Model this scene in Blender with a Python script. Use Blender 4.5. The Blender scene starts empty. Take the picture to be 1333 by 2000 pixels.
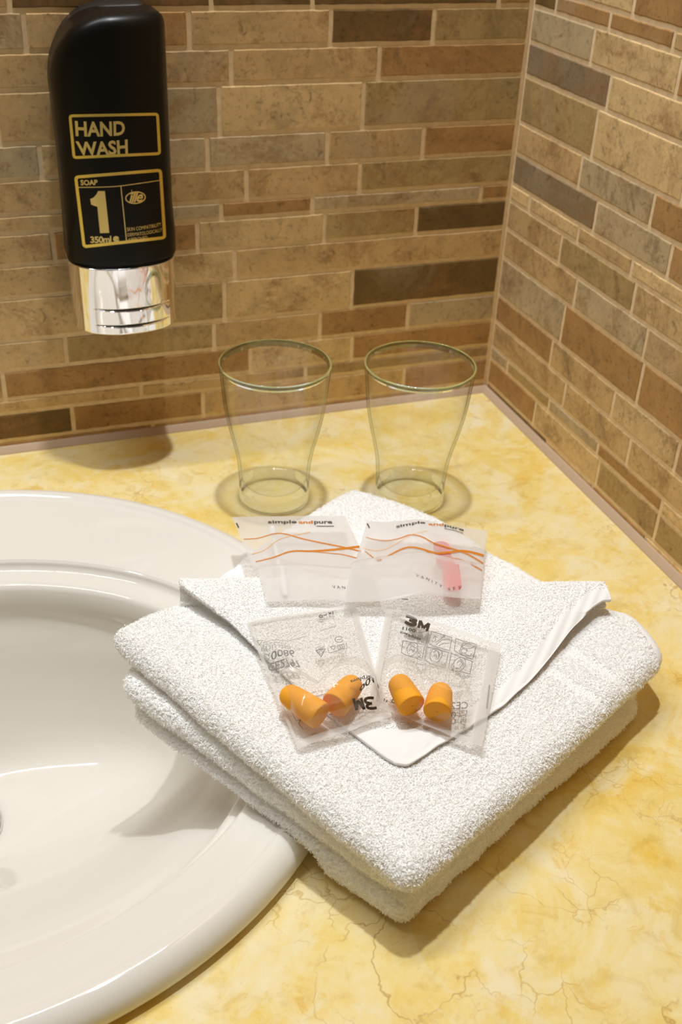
import bpy, bmesh, math, random
import numpy as np
from mathutils import Vector

random.seed(7)
rng = np.random.default_rng(7)
scene = bpy.context.scene
COL = scene.collection

# ------------------------------------------------------------------ camera
CAM = np.array([-0.39457, -0.70801, 0.39])
ROT = (1.00120488, -0.0407008243, -0.344283217)
FPX = 2144.0
cam_data = bpy.data.cameras.new("camera")
cam = bpy.data.objects.new("camera", cam_data)
COL.objects.link(cam)
cam.location = CAM
cam.rotation_euler = ROT
cam_data.sensor_fit = 'AUTO'
cam_data.sensor_width = 36.0
cam_data.lens = FPX / 2000.0 * 36.0
cam_data.clip_start = 0.01
cam_data.dof.use_dof = True
cam_data.dof.focus_distance = 0.50
cam_data.dof.aperture_fstop = 16.0
scene.camera = cam

# ------------------------------------------------------------------ light
scene.view_settings.view_transform = 'Standard'
scene.view_settings.look = 'None'
scene.view_settings.exposure = 0.0
scene.view_settings.gamma = 1.0
world = bpy.data.worlds.new("world")
scene.world = world
world.use_nodes = True
world.node_tree.nodes["Background"].inputs[0].default_value = (1.0, 0.84, 0.60, 1)
world.node_tree.nodes["Background"].inputs[1].default_value = 0.10


def spot(name, loc, target, power, color, radius, angle, blend):
    ld = bpy.data.lights.new(name, 'SPOT')
    ld.energy = power
    ld.color = color
    ld.shadow_soft_size = radius
    ld.spot_size = math.radians(angle)
    ld.spot_blend = blend
    o = bpy.data.objects.new(name, ld)
    COL.objects.link(o)
    o.location = loc
    o.rotation_euler = (Vector(target) - Vector(loc)).to_track_quat('-Z', 'Y').to_euler()
    return o


spot("downlight", (-0.20, -0.155, 1.40), (-0.2, -0.25, 0), 40, (0.92, 0.965, 1.0), 0.026, 110, 0.6)
strip_data = bpy.data.lights.new("mirror_strip_light", 'AREA')
strip_data.shape = 'RECTANGLE'
strip_data.size = 0.80
strip_data.size_y = 0.03
strip_data.energy = 6.6
strip_data.color = (0.95, 0.975, 1.0)
strip = bpy.data.objects.new("mirror_strip_light", strip_data)
COL.objects.link(strip)
strip.location = (-0.52, -0.06, 1.15)
strip.rotation_euler = (math.radians(-12), 0, 0)

scene.cycles.use_denoising = True
scene.cycles.max_bounces = 32
scene.cycles.diffuse_bounces = 28
scene.cycles.caustics_reflective = False
scene.cycles.transparent_max_bounces = 32
scene.cycles.transmission_bounces = 14
scene.cycles.sample_clamp_indirect = 6.0

# ------------------------------------------------------------------ helpers
def _rot(rx, ry, rz):
    cx, sx, cy, sy, cz, sz = (math.cos(rx), math.sin(rx), math.cos(ry), math.sin(ry), math.cos(rz), math.sin(rz))
    X = np.array([[1, 0, 0], [0, cx, -sx], [0, sx, cx]])
    Y = np.array([[cy, 0, sy], [0, 1, 0], [-sy, 0, cy]])
    Z = np.array([[cz, -sz, 0], [sz, cz, 0], [0, 0, 1]])
    return Z @ Y @ X


RM = _rot(*ROT)


def project(P):
    d = (np.asarray(P, float) - CAM) @ RM
    return np.stack([666.5 + FPX * d[..., 0] / -d[..., 2], 1000 - FPX * d[..., 1] / -d[..., 2]], -1)


def hit(px, py, v, ax=2):
    """Point on the horizontal (ax=2) or vertical plane that the photograph shows at a pixel."""
    d = RM @ np.array([(px - 666.5) / FPX, -(py - 1000) / FPX, -1.0])
    return CAM + (v - CAM[ax]) / d[ax] * d


def pin(f, pix, start=(0.5, 0.5), it=40, lim=0.15):
    """Surface parameters of f(u, v) at measured photograph points."""
    pix = np.atleast_2d(np.asarray(pix, float))
    uv = np.tile(np.asarray(start, float), (len(pix), 1))
    best, best_e = uv.copy(), np.full(len(pix), 1e9)
    h = 1e-5
    for k in range(it):
        p0 = project(f(uv[:, 0], uv[:, 1]))
        e = pix - p0
        ne = np.linalg.norm(e, axis=1)
        imp = ne < best_e
        best[imp], best_e[imp] = uv[imp], ne[imp]
        du = (project(f(uv[:, 0] + h, uv[:, 1])) - p0) / h
        dv = (project(f(uv[:, 0], uv[:, 1] + h)) - p0) / h
        det = du[:, 0] * dv[:, 1] - du[:, 1] * dv[:, 0]
        det = np.where(abs(det) < 1e-9, 1e-9, det)
        st = np.stack([(e[:, 0] * dv[:, 1] - e[:, 1] * dv[:, 0]) / det, (du[:, 0] * e[:, 1] - du[:, 1] * e[:, 0]) / det], 1)
        ln = np.linalg.norm(st, axis=1, keepdims=True)
        uv = best + st * np.minimum(1, lim / (ln + 1e-12)) * (0.8 if k < 20 else 0.35) if k % 8 == 7 else uv + st * np.minimum(1, lim / (ln + 1e-12)) * 0.7
    return best


def normal_of(f, u, v, h=1e-4):
    a = f(u + h, v) - f(u - h, v)
    b = f(u, v + h) - f(u, v - h)
    n = np.cross(a, b)
    n /= np.linalg.norm(n, axis=-1, keepdims=True) + 1e-12
    return n


def mesh_obj(name, verts, faces, mats, parent=None, smooth=True, mat_idx=None):
    me = bpy.data.meshes.new(name)
    verts = np.asarray(verts, np.float32)
    if isinstance(faces, np.ndarray) and faces.ndim == 2:
        n, k = faces.shape
        me.vertices.add(len(verts))
        me.vertices.foreach_set("co", verts.ravel())
        me.loops.add(n * k)
        me.loops.foreach_set("vertex_index", faces.astype(np.int32).ravel())
        me.polygons.add(n)
        me.polygons.foreach_set("loop_start", np.arange(0, n * k, k, dtype=np.int32))
        me.polygons.foreach_set("loop_total", np.full(n, k, np.int32))
        me.update(calc_edges=True)
    else:
        me.from_pydata([tuple(map(float, v)) for v in verts], [], [tuple(int(i) for i in f) for f in faces])
        me.update()
    if not isinstance(mats, (list, tuple)):
        mats = [mats]
    for m in mats:
        me.materials.append(m)
    if mat_idx is not None:
        me.polygons.foreach_set("material_index", np.asarray(mat_idx, np.int32))
    me.polygons.foreach_set("use_smooth", np.full(len(me.polygons), smooth) if isinstance(smooth, bool) else np.asarray(smooth, bool))
    o = bpy.data.objects.new(name, me)
    COL.objects.link(o)
    if parent is not None:
        o.parent = parent
    return o


def grid_faces(n, m, off=0, wrap_m=False, flip=False):
    F = []
    mm = m if wrap_m else m - 1
    i, j = np.meshgrid(np.arange(n - 1), np.arange(mm), indexing='ij')
    a = i * m + j
    b = i * m + (j + 1) % m
    c = (i + 1) * m + (j + 1) % m
    d = (i + 1) * m + j
    F = np.stack([a, b, c, d] if not flip else [a, d, c, b], -1).reshape(-1, 4) + off
    return F


def empty(name, loc, label, cat, group=None):
    o = bpy.data.objects.new(name, None)
    COL.objects.link(o)
    o.empty_display_size = 0.01
    o["label"] = label
    o["category"] = cat
    if group:
        o["group"] = group
    return o


def tag(o, label, cat, group=None):
    o["label"] = label
    o["category"] = cat
    if group:
        o["group"] = group
    return o


def sines(seed, n, fmin, fmax):
    r = np.random.default_rng(seed)
    a = r.uniform(0, 2 * np.pi, n)
    f = r.uniform(fmin, fmax, n) * 2 * np.pi
    ph = r.uniform(0, 2 * np.pi, n)
    am = (fmin / (f / (2 * np.pi))) ** 0.7

    def g(x, y):
        s = 0
        for i in range(n):
            s = s + am[i] * np.sin(f[i] * (np.cos(a[i]) * x + np.sin(a[i]) * y) + ph[i])
        return s / np.sqrt(n)
    return g


def creases(seed, n, fmin, fmax):
    """Sharp-ridged crumple noise."""
    r = np.random.default_rng(seed)
    a = r.uniform(0, 2 * np.pi, n)
    f = r.uniform(fmin, fmax, n)
    ph = r.uniform(0, 1, n)

    def g(x, y):
        s = 0
        for i in range(n):
            t = f[i] * (np.cos(a[i]) * x + np.sin(a[i]) * y) + ph[i] + 0.15 * np.sin(7 * x * f[i] + 5 * y + i)
            t = t - np.floor(t)
            s = s + np.abs(2 * t - 1) * fmin / f[i]
        return s / n
    return g


# ------------------------------------------------------------------ materials
def new_mat(name):
    m = bpy.data.materials.new(name)
    m.use_nodes = True
    return m, m.node_tree, m.node_tree.nodes["Principled BSDF"]


def simple(name, col, rough=0.5, metal=0.0, **kw):
    m, nt, b = new_mat(name)
    b.inputs["Base Color"].default_value = (*col, 1)
    b.inputs["Roughness"].default_value = rough
    b.inputs["Metallic"].default_value = metal
    for k, v in kw.items():
        b.inputs[k].default_value = v
    return m


def node(nt, t, **kw):
    n = nt.nodes.new(t)
    for k, v in kw.items():
        setattr(n, k, v)
    return n


def noise(nt, vec, scale, detail=4, rough=0.55, dist=0.0):
    n = node(nt, "ShaderNodeTexNoise")
    n.inputs["Scale"].default_value = scale
    n.inputs["Detail"].default_value = detail
    n.inputs["Roughness"].default_value = rough
    n.inputs["Distortion"].default_value = dist
    nt.links.new(vec, n.inputs["Vector"])
    return n


def ramp(nt, fac, stops):
    r = node(nt, "ShaderNodeValToRGB")
    e = r.color_ramp.elements
    while len(e) < len(stops):
        e.new(0.5)
    for el, (p, c) in zip(e, stops):
        el.position = p
        el.color = (*c, 1) if len(c) == 3 else c
    nt.links.new(fac, r.inputs[0])
    return r


def mix(nt, a, b, fac, mode='MIX'):
    m = node(nt, "ShaderNodeMix", data_type='RGBA', blend_type=mode)
    for s, v in ((6, a), (7, b)):
        if isinstance(v, tuple):
            m.inputs[s].default_value = (*v, 1)
        else:
            nt.links.new(v, m.inputs[s])
    if isinstance(fac, float):
        m.inputs[0].default_value = fac
    else:
        nt.links.new(fac, m.inputs[0])
    return m.outputs[2]


def g3(v):
    return (v, v, v)


def tile_material():
    m, nt, b = new_mat("travertine_tile")
    at = node(nt, "ShaderNodeAttribute", attribute_name="tile_colour")
    of = node(nt, "ShaderNodeAttribute", attribute_name="tile_shift")
    tc = node(nt, "ShaderNodeTexCoord")
    add = node(nt, "ShaderNodeVectorMath", operation='ADD')
    nt.links.new(tc.outputs["Object"], add.inputs[0])
    nt.links.new(of.outputs["Vector"], add.inputs[1])
    v = add.outputs[0]
    cloud = ramp(nt, noise(nt, v, 26, 6, 0.6, 1.2).outputs["Fac"], [(0.28, g3(0.72)), (0.46, g3(1.0)), (0.72, (1.20, 1.21, 1.24))])
    c = mix(nt, at.outputs["Color"], cloud.outputs[0], 0.85, 'MULTIPLY')
    rn = node(nt, "ShaderNodeMath", operation='MULTIPLY_ADD')
    nt.links.new(noise(nt, v, 210, 4, 0.7, 0.6).outputs["Fac"], rn.inputs[0])
    rn.inputs[1].default_value = 0.34
    nt.links.new(noise(nt, v, 15, 9, 0.7, 1.2).outputs["Fac"], rn.inputs[2])
    rust = ramp(nt, rn.outputs[0], [(0.675, g3(0)), (0.79, g3(0.5)), (0.92, g3(0.8))])
    c = mix(nt, c, (0.30, 0.150, 0.055), rust.outputs[0])
    dn = node(nt, "ShaderNodeMath", operation='MULTIPLY_ADD')
    nt.links.new(noise(nt, v, 260, 4, 0.7, 0.6).outputs["Fac"], dn.inputs[0])
    dn.inputs[1].default_value = 0.30
    nt.links.new(noise(nt, v, 21, 7, 0.66, 1.6).outputs["Fac"], dn.inputs[2])
    dark = ramp(nt, dn.outputs[0], [(0.72, g3(0)), (0.83, g3(0.5)), (0.95, g3(0.8))])
    c = mix(nt, c, (0.17, 0.110, 0.055), dark.outputs[0])
    grey = ramp(nt, noise(nt, v, 13, 5, 0.6, 0.5).outputs["Fac"], [(0.56, g3(0)), (0.74, g3(0.55))])
    c = mix(nt, c, (0.42, 0.33, 0.22), grey.outputs[0])
    speck = ramp(nt, noise(nt, v, 330, 3, 0.65).outputs["Fac"], [(0.30, g3(0.55)), (0.42, g3(1.0)), (0.62, g3(1.05)), (0.75, g3(1.3))])
    c = mix(nt, c, speck.outputs[0], 0.75, 'MULTIPLY')
    pit = ramp(nt, noise(nt, v, 120, 5, 0.7, 1.0).outputs["Fac"], [(0.30, g3(0.45)), (0.40, g3(1))])
    c = mix(nt, c, pit.outputs[0], 0.8, 'MULTIPLY')
    nt.links.new(c, b.inputs["Base Color"])
    b.inputs["Roughness"].default_value = 0.62
    b.inputs["Specular IOR Level"].default_value = 0.25
    bump = node(nt, "ShaderNodeBump")
    bump.inputs["Strength"].default_value = 0.25
    bump.inputs["Distance"].default_value = 0.001
    nt.links.new(pit.outputs[0], bump.inputs["Height"])
    nt.links.new(bump.outputs[0], b.inputs["Normal"])
    return m


def grout_material():
    m, nt, b = new_mat("grout")
    tc = node(nt, "ShaderNodeTexCoord")
    r = ramp(nt, noise(nt, tc.outputs["Object"], 180, 4).outputs["Fac"], [(0.3, (0.74, 0.56, 0.33)), (0.7, (0.88, 0.69, 0.45))])
    nt.links.new(r.outputs[0], b.inputs["Base Color"])
    b.inputs["Roughness"].default_value = 0.9
    b.inputs["Specular IOR Level"].default_value = 0.1
    return m


def marble_material():
    m, nt, b = new_mat("yellow_marble")
    tc = node(nt, "ShaderNodeTexCoord")
    P = tc.outputs["Object"]
    # warped coordinates
    nz = noise(nt, P, 14, 5, 0.6)
    warp = node(nt, "ShaderNodeVectorMath", operation='MULTIPLY_ADD')
    nt.links.new(nz.outputs["Color"], warp.inputs[0])
    warp.inputs[1].default_value = (0.075, 0.075, 0.075)
    nt.links.new(P, warp.inputs[2])
    W = warp.outputs[0]
    base = ramp(nt, noise(nt, P, 19, 10, 0.68, 1.0).outputs["Fac"],
                [(0.30, (0.78, 0.53, 0.11)), (0.42, (0.82, 0.62, 0.20)), (0.52, (0.84, 0.68, 0.30)), (0.66, (0.86, 0.74, 0.44))])
    c = base.outputs[0]
    org = ramp(nt, noise(nt, P, 8, 12, 0.74, 1.5).outputs["Fac"], [(0.53, g3(0)), (0.63, g3(0.55)), (0.76, g3(0.9))])
    c = mix(nt, c, (0.80, 0.51, 0.060), org.outputs[0])
    mot = ramp(nt, noise(nt, P, 55, 6, 0.65, 1.0).outputs["Fac"], [(0.30, (0.86, 0.78, 0.60)), (0.46, g3(1.0)), (0.70, (1.03, 1.05, 1.16))])
    c = mix(nt, c, mot.outputs[0], 0.8, 'MULTIPLY')
    pale = ramp(nt, noise(nt, P, 16, 9, 0.7, 1.4).outputs["Fac"], [(0.52, g3(0)), (0.64, g3(0.7))])
    c = mix(nt, c, (0.84, 0.755, 0.50), pale.outputs[0])
    fleck = ramp(nt, noise(nt, P, 34, 10, 0.78, 1.2).outputs["Fac"], [(0.58, g3(0)), (0.68, g3(0.6)), (0.80, g3(0.9))])
    c = mix(nt, c, (0.74, 0.44, 0.06), fleck.outputs[0])
    # fossil blobs
    vb = node(nt, "ShaderNodeTexVoronoi", feature='SMOOTH_F1')
    vb.inputs["Scale"].default_value = 30
    vb.inputs["Smoothness"].default_value = 0.2
    nt.links.new(W, vb.inputs["Vector"])
    blob = ramp(nt, vb.outputs["Distance"], [(0.16, g3(0.8)), (0.30, g3(0))])
    bm = ramp(nt, noise(nt, P, 9, 2).outputs["Fac"], [(0.50, g3(0)), (0.60, g3(1))])
    bf = mix(nt, blob.outputs[0], bm.outputs[0], 1.0, 'MULTIPLY')
    c = mix(nt, c, (0.87, 0.76, 0.50), bf)
    # hair veins
    for sc, w, col, s, msc in ((23, 0.005, (0.50, 0.29, 0.08), 0.75, 12.0), (52, 0.009, (0.56, 0.34, 0.09), 0.6, 16.0)):
        ve = node(nt, "ShaderNodeTexVoronoi", feature='DISTANCE_TO_EDGE')
        ve.inputs["Scale"].default_value = sc
        nt.links.new(W, ve.inputs["Vector"])
        ln = ramp(nt, ve.outputs["Distance"], [(0.0, g3(s)), (w, g3(s * 0.7)), (w * 3.2, g3(0))])
        mk = ramp(nt, noise(nt, P, msc, 3).outputs["Fac"], [(0.53, g3(0)), (0.62, g3(1))])
        c = mix(nt, c, col, mix(nt, ln.outputs[0], mk.outputs[0], 1.0, 'MULTIPLY'))
    sp = ramp(nt, noise(nt, P, 300, 3, 0.7).outputs["Fac"], [(0.28, g3(0.72)), (0.36, g3(1))])
    c = mix(nt, c, sp.outputs[0], 0.5, 'MULTIPLY')
    nt.links.new(c, b.inputs["Base Color"])
    b.inputs["Roughness"].default_value = 0.16
    b.inputs["Specular IOR Level"].default_value = 0.45
    return m


def schlick(nt, f0, f90):
    """Share of light mirrored, from f0 head-on to f90 at grazing, alike on both sides of the sheet."""
    lw = node(nt, "ShaderNodeLayerWeight")
    lw.inputs["Blend"].default_value = 0.5
    pw = node(nt, "ShaderNodeMath", operation='POWER')
    nt.links.new(lw.outputs["Facing"], pw.inputs[0])
    pw.inputs[1].default_value = 5.0
    ma = node(nt, "ShaderNodeMath", operation='MULTIPLY_ADD')
    nt.links.new(pw.outputs[0], ma.inputs[0])
    ma.inputs[1].default_value = f90 - f0
    ma.inputs[2].default_value = f0
    return ma


def film_material(name, white, rough, tint=(0.93, 0.91, 0.88), ior=1.45, gloss=1.0):
    """Thin plastic film: mostly see-through, a share of milky scatter, a clear gloss."""
    m, nt, b = new_mat(name)
    nt.nodes.remove(b)
    out = [n for n in nt.nodes if n.type == 'OUTPUT_MATERIAL'][0]
    tr = node(nt, "ShaderNodeBsdfTransparent")
    tr.inputs[0].default_value = (0.985, 0.98, 0.97, 1)
    df = node(nt, "ShaderNodeBsdfDiffuse")
    df.inputs[0].default_value = (*tint, 1)
    tl = node(nt, "ShaderNodeBsdfTranslucent")
    tl.inputs[0].default_value = (*tint, 1)
    sc = node(nt, "ShaderNodeMixShader")
    sc.inputs[0].default_value = 0.45
    nt.links.new(df.outputs[0], sc.inputs[1])
    nt.links.new(tl.outputs[0], sc.inputs[2])
    m1 = node(nt, "ShaderNodeMixShader")
    m1.inputs[0].default_value = white
    nt.links.new(tr.outputs[0], m1.inputs[1])
    nt.links.new(sc.outputs[0], m1.inputs[2])
    gl = node(nt, "ShaderNodeBsdfGlossy")
    gl.inputs["Roughness"].default_value = rough
    mul = schlick(nt, ((ior - 1) / (ior + 1)) ** 2 * gloss, 0.55 * gloss)
    m2 = node(nt, "ShaderNodeMixShader")
    nt.links.new(mul.outputs[0], m2.inputs[0])
    nt.links.new(m1.outputs[0], m2.inputs[1])
    nt.links.new(gl.outputs[0], m2.inputs[2])
    nt.links.new(m2.outputs[0], out.inputs[0])
    return m


M_tile = tile_material()
M_grout = grout_material()
M_marble = marble_material()
M_caulk = simple("caulk", (0.50, 0.36, 0.24), 0.7)
M_ceramic = simple("white_ceramic", (0.79, 0.758, 0.69), 0.045)
M_chrome = simple("chrome", (0.92, 0.91, 0.90), 0.035, 1.0)
M_black = simple("black_satin_plastic", (0.0045, 0.0038, 0.0034), 0.33, 0.0, **{"Specular IOR Level": 0.22})
M_bracket = simple("dark_plastic", (0.014, 0.011, 0.009), 0.42)
M_gold = simple("gold_foil", (0.86, 0.66, 0.16), 0.30, 0.85)
M_goldtxt = simple("gold_foil_print", (0.80, 0.63, 0.24), 0.34, 0.8)
M_towel = simple("white_cotton", (0.92, 0.91, 0.885), 0.95, 0.0, **{"Specular IOR Level": 0.1, "Sheen Weight": 0.25, "Sheen Roughness": 0.6})
def pile_material():
    m, nt, b = new_mat("terry_pile")
    nt.nodes.remove(b)
    out = [n for n in nt.nodes if n.type == 'OUTPUT_MATERIAL'][0]
    df = node(nt, "ShaderNodeBsdfDiffuse")
    df.inputs[0].default_value = (0.988, 0.984, 0.975, 1)
    nt.links.new(df.outputs[0], out.inputs[0])
    return m


M_pile = pile_material()
M_hem = simple("white_woven_cotton", (0.89, 0.875, 0.855), 0.9, 0.0, **{"Specular IOR Level": 0.12})
M_frost = film_material("frosted_film", 0.57, 0.30, (0.90, 0.885, 0.87), 1.25, 0.8)
M_frost_back = film_material("frosted_back_film", 0.12, 0.30, (0.97, 0.96, 0.945), 1.1, 0.5)
M_clear = film_material("clear_film", 0.075, 0.07, (0.93, 0.92, 0.905), 1.42, 1.6)
M_back = film_material("clear_back_film", 0.09, 0.15, (0.97, 0.96, 0.945), 1.1, 0.5)
M_seal = film_material("sealed_film", 0.40, 0.14, (0.95, 0.94, 0.925), 1.38, 1.0)
M_ink = simple("dark_grey_ink", (0.07, 0.065, 0.065), 0.5)
M_ink2 = simple("grey_ink", (0.24, 0.225, 0.215), 0.6)
M_brown = simple("dark_brown_ink", (0.045, 0.028, 0.016), 0.5)
M_oink = simple("orange_ink", (0.66, 0.215, 0.012), 0.5)
M_oink2 = simple("pale_orange_ink", (0.84, 0.50, 0.22), 0.6)
M_foam = simple("orange_foam", (0.95, 0.40, 0.012), 0.75, 0.0, **{"Subsurface Weight": 0.25, "Subsurface Radius": (0.004, 0.002, 0.0005), "Subsurface Scale": 1.0})
M_pink = simple("pink_emery_board", (0.80, 0.16, 0.13), 0.8)
M_swab = simple("white_paper_stick", (0.90, 0.89, 0.86), 0.7)
def glass_material():
    """Clear glass wall: see-through, mirrored by Fresnel, greener where the light crosses it edge-on."""
    m, nt, b = new_mat("drinking_glass")
    nt.nodes.remove(b)
    out = [n for n in nt.nodes if n.type == 'OUTPUT_MATERIAL'][0]
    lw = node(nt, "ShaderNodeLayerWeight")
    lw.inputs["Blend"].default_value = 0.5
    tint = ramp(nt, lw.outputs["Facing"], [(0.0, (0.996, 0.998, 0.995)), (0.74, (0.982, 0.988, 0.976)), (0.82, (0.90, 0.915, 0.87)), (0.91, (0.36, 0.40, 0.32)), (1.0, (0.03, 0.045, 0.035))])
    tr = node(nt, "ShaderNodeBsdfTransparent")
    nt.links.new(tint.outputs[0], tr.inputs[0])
    gl = node(nt, "ShaderNodeBsdfGlossy")
    gl.inputs["Roughness"].default_value = 0.02
    fr = schlick(nt, 0.03, 0.6)
    mx = node(nt, "ShaderNodeMixShader")
    nt.links.new(fr.outputs[0], mx.inputs[0])
    nt.links.new(tr.outputs[0], mx.inputs[1])
    nt.links.new(gl.outputs[0], mx.inputs[2])
    nt.links.new(mx.outputs[0], out.inputs[0])
    return m


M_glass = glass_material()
M_foot, _nt, _b = new_mat("glass_foot")
_b.inputs["Base Color"].default_value = (0.90, 0.94, 0.89, 1)
_b.inputs["Roughness"].default_value = 0.0
_b.inputs["IOR"].default_value = 1.35
_b.inputs["Transmission Weight"].default_value = 1.0
M_rim, _nt, _b = new_mat("glass_rim")
_b.inputs["Base Color"].default_value = (0.40, 0.50, 0.39, 1)
_b.inputs["Roughness"].default_value = 0.0
_b.inputs["IOR"].default_value = 1.5
_b.inputs["Transmission Weight"].default_value = 1.0

# ------------------------------------------------------------------ tiled walls
Z = np.array([284.98, 262.83, 241.23, 210.21, 188.72, 167.04, 155.07, 134.09, 112.13, 82.36, 61.0, 39.95, 29.21, 8.22, 1.0]) / 1000
ZTOP = 0.2962
PAL = {'t': (0.575, 0.385, 0.178), 'l': (0.67, 0.472, 0.230), 'g': (0.49, 0.374, 0.215), 'o': (0.42, 0.292, 0.124),
       'd': (0.165, 0.098, 0.034), 'r': (0.42, 0.236, 0.088), 'k': (0.25, 0.182, 0.104)}
# joints between courses, measured on the photograph; colour letters from left to right (back), from the corner outward (right)
BACK = {
    -1: ([(413, 4), (611, 4), (975, 4)], "tdddr"),
    0: ([(48, 60), (240, 58), (370, 57), (646.6, 50), (847.6, 48)], "gtrtdo"),
    1: ([(210, 135), (452, 125.6), (742, 110)], "tttr"),
    2: ([(250, 220), (429, 216), (710, 201)], "tglo"),
    3: ([(79.5, 315), (240, 300), (406, 296.5), (640, 286), (827.5, 271)], "glggtr"),
    4: ([(180, 370), (482, 357), (703, 347)], "ttto"),
    5: ([(230, 425), (433, 409.5), (611, 397), (940.5, 374)], "tgrgr"),
    6: ([(105, 487), (386, 457), (634, 442), (813.5, 430)], "trlod"),
    7: ([(200, 545), (459, 512.6)], "tlt"),
    8: ([(160, 605), (439, 590), (689, 558)], "lold"),
    9: ([(129, 686), (418.6, 656), (625.7, 632), (797.5, 614)], "lotrg"),
    10: ([(7.5, 755), (490, 698), (688, 677)], "trlr"),
    11: ([(276, 761), (598, 716)], "tto"),
    12: ([(142.5, 818), (397.5, 788), (790, 731)], "drtr"),
    13: ([(300, 840)], "rr"),
}
RIGHT = {
    -1: ([(1085.5, 12), (1191, 42), (1315.6, 79.5)], "drrt"),
    0: ([(1158, 87), (1326, 150)], "glr"),
    1: ([(1189.6, 177)], "kl"),
    2: ([(1162.6, 255), (1331, 390)], "olt"),
    3: ([(1134, 330), (1278, 390)], "tgr"),
    4: ([(1162.6, 424), (1308, 511)], "kgr"),
    5: ([(1033.5, 403), (1129.6, 454), (1233, 526)], "lltl"),
    6: ([(1095, 481), (1237.6, 583)], "tol"),
    7: ([(1123.6, 571)], "tg"),
    8: ([(1099.6, 628), (1249.6, 751)], "grr"),
    9: ([(1077, 685), (1198.6, 781), (1321.6, 893)], "rtlr"),
    10: ([(1102.6, 766), (1227, 884)], "ttt"),
    11: ([(991.5, 712), (1072.6, 784), (1167, 875)], "gogr"),
    12: ([(1042.6, 812), (1167, 923), (1281, 1031)], "rloo"),
    13: ([(1068, 861)], "dt"),
}


def build_wall(name, table, plane_axis, length, label):
    """Grout slab with every tile standing 1.2 mm proud of it, as one mesh; colours belong to the tiles."""
    V, F, MI, CO, SH = [], [], [], [], []

    def add_poly(idx, mi, col, sh):
        F.append(idx)
        MI.append(mi)
        CO.append(col)
        SH.append(sh)

    def pt(s, d, z):  # s: distance from the corner along the wall, d: depth in front of the tile face
        return (-s, -d, z) if plane_axis == 1 else (-d, -s, z)

    def quad(ps, mi, col, sh):
        b = len(V)
        V.extend(ps)
        add_poly((b, b + 1, b + 2, b + 3), mi, col, sh)

    H = 1.3
    gro = (0.5, 0.4, 0.25)
    g = 0.0006
    # slab: front, top, bottom, back, ends
    e0 = -0.05 if plane_axis == 1 else 0.0
    c = [pt(e0, -g, -0.03), pt(length, -g, -0.03), pt(length, -g, H), pt(e0, -g, H),
         pt(e0, -0.05, -0.03), pt(length, -0.05, -0.03), pt(length, -0.05, H), pt(e0, -0.05, H)]
    for q in ((0, 1, 2, 3), (4, 7, 6, 5), (0, 4, 5, 1), (3, 2, 6, 7), (1, 5, 6, 2), (0, 3, 7, 4)):
        quad([c[i] for i in q], 1, gro, (0, 0, 0))
    r = random.Random(11 if plane_axis == 1 else 23)
    rows = []
    tops = [ZTOP] + list(Z)
    for k in range(-1, 14):
        js, cols = table[k]
        s = [0.0] + sorted([-(hit(px, py, 0, plane_axis)[0 if plane_axis == 1 else 1]) for px, py in js])
        cl = list(cols)[::-1] if plane_axis == 1 else list(cols)
        rows.append((tops[k + 2], tops[k + 1], s, cl))
    z = ZTOP
    while z < H - 0.03:
        h = r.choice([0.0215, 0.031, 0.022, 0.0125, 0.0215, 0.03])
        rows.append((z, z + h, [0.0], []))
        z += h
    for z0, z1, s, cl in rows:
        s = list(s)
        while s[-1] < length:
            s.append(s[-1] + r.uniform(0.055, 0.13))
        s[-1] = length
        if len(s) > 2 and s[-1] - s[-2] < 0.02:
            s.pop(-2)
        for i in range(len(s) - 1):
            col = PAL[cl[i]] if i < len(cl) else PAL[r.choice("ttlgorrtdl")]
            f = r.uniform(0.93, 1.07)
            col = tuple(x * f for x in col)
            sh = (r.uniform(-30, 30), r.uniform(-30, 30), r.uniform(-30, 30))
            gap = 0.0015
            a, b = s[i] + gap + (0.0008 if i == 0 else 0), s[i + 1] - gap
            lo, hi = z0 + gap, z1 - gap
            # outline with slightly irregular edges
            n1 = max(3, int((b - a) / 0.006))
            n2 = max(2, int((hi - lo) / 0.006))
            ou = [(a + (b - a) * q / n1, lo) for q in range(n1)] + [(b, lo + (hi - lo) * q / n2) for q in range(n2)] + \
                 [(b - (b - a) * q / n1, hi) for q in range(n1)] + [(a, hi - (hi - lo) * q / n2) for q in range(n2)]
            ou = [(x + r.uniform(-1, 1) * 0.00022, y + r.uniform(-1, 1) * 0.00022) for x, y in ou]
            cx, cy = (a + b) / 2, (lo + hi) / 2
            n = len(ou)

            def ring(ins, d):
                k0 = len(V)
                for x, y in ou:
                    V.append(pt(x - math.copysign(min(ins, abs(x - cx)), x - cx), d, y - math.copysign(min(ins, abs(y - cy)), y - cy)))
                return k0
            r0, r1, r2 = ring(0, -g), ring(0.0001, -0.0003), ring(0.0007, 0.0)
            flip = plane_axis == 1
            for A, B in ((r0, r1), (r1, r2)):
                for q in range(n):
                    f4 = (A + q, A + (q + 1) % n, B + (q + 1) % n, B + q)
                    add_poly(f4[::-1] if flip else f4, 0, col, sh)
            cap = tuple(r2 + q for q in range(n))
            add_poly(cap[::-1] if flip else cap, 0, col, sh)
    o = mesh_obj(name, V, F, [M_tile, M_grout], smooth=False, mat_idx=MI)
    me = o.data
    ca = me.attributes.new("tile_colour", 'FLOAT_COLOR', 'FACE')
    ca.data.foreach_set("color", np.array([(*c_, 1.0) for c_ in CO], np.float32).ravel())
    sa = me.attributes.new("tile_shift", 'FLOAT_VECTOR', 'FACE')
    sa.data.foreach_set("vector", np.array(SH, np.float32).ravel())
    o["kind"] = "structure"
    o["label"] = label
    return o


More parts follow.
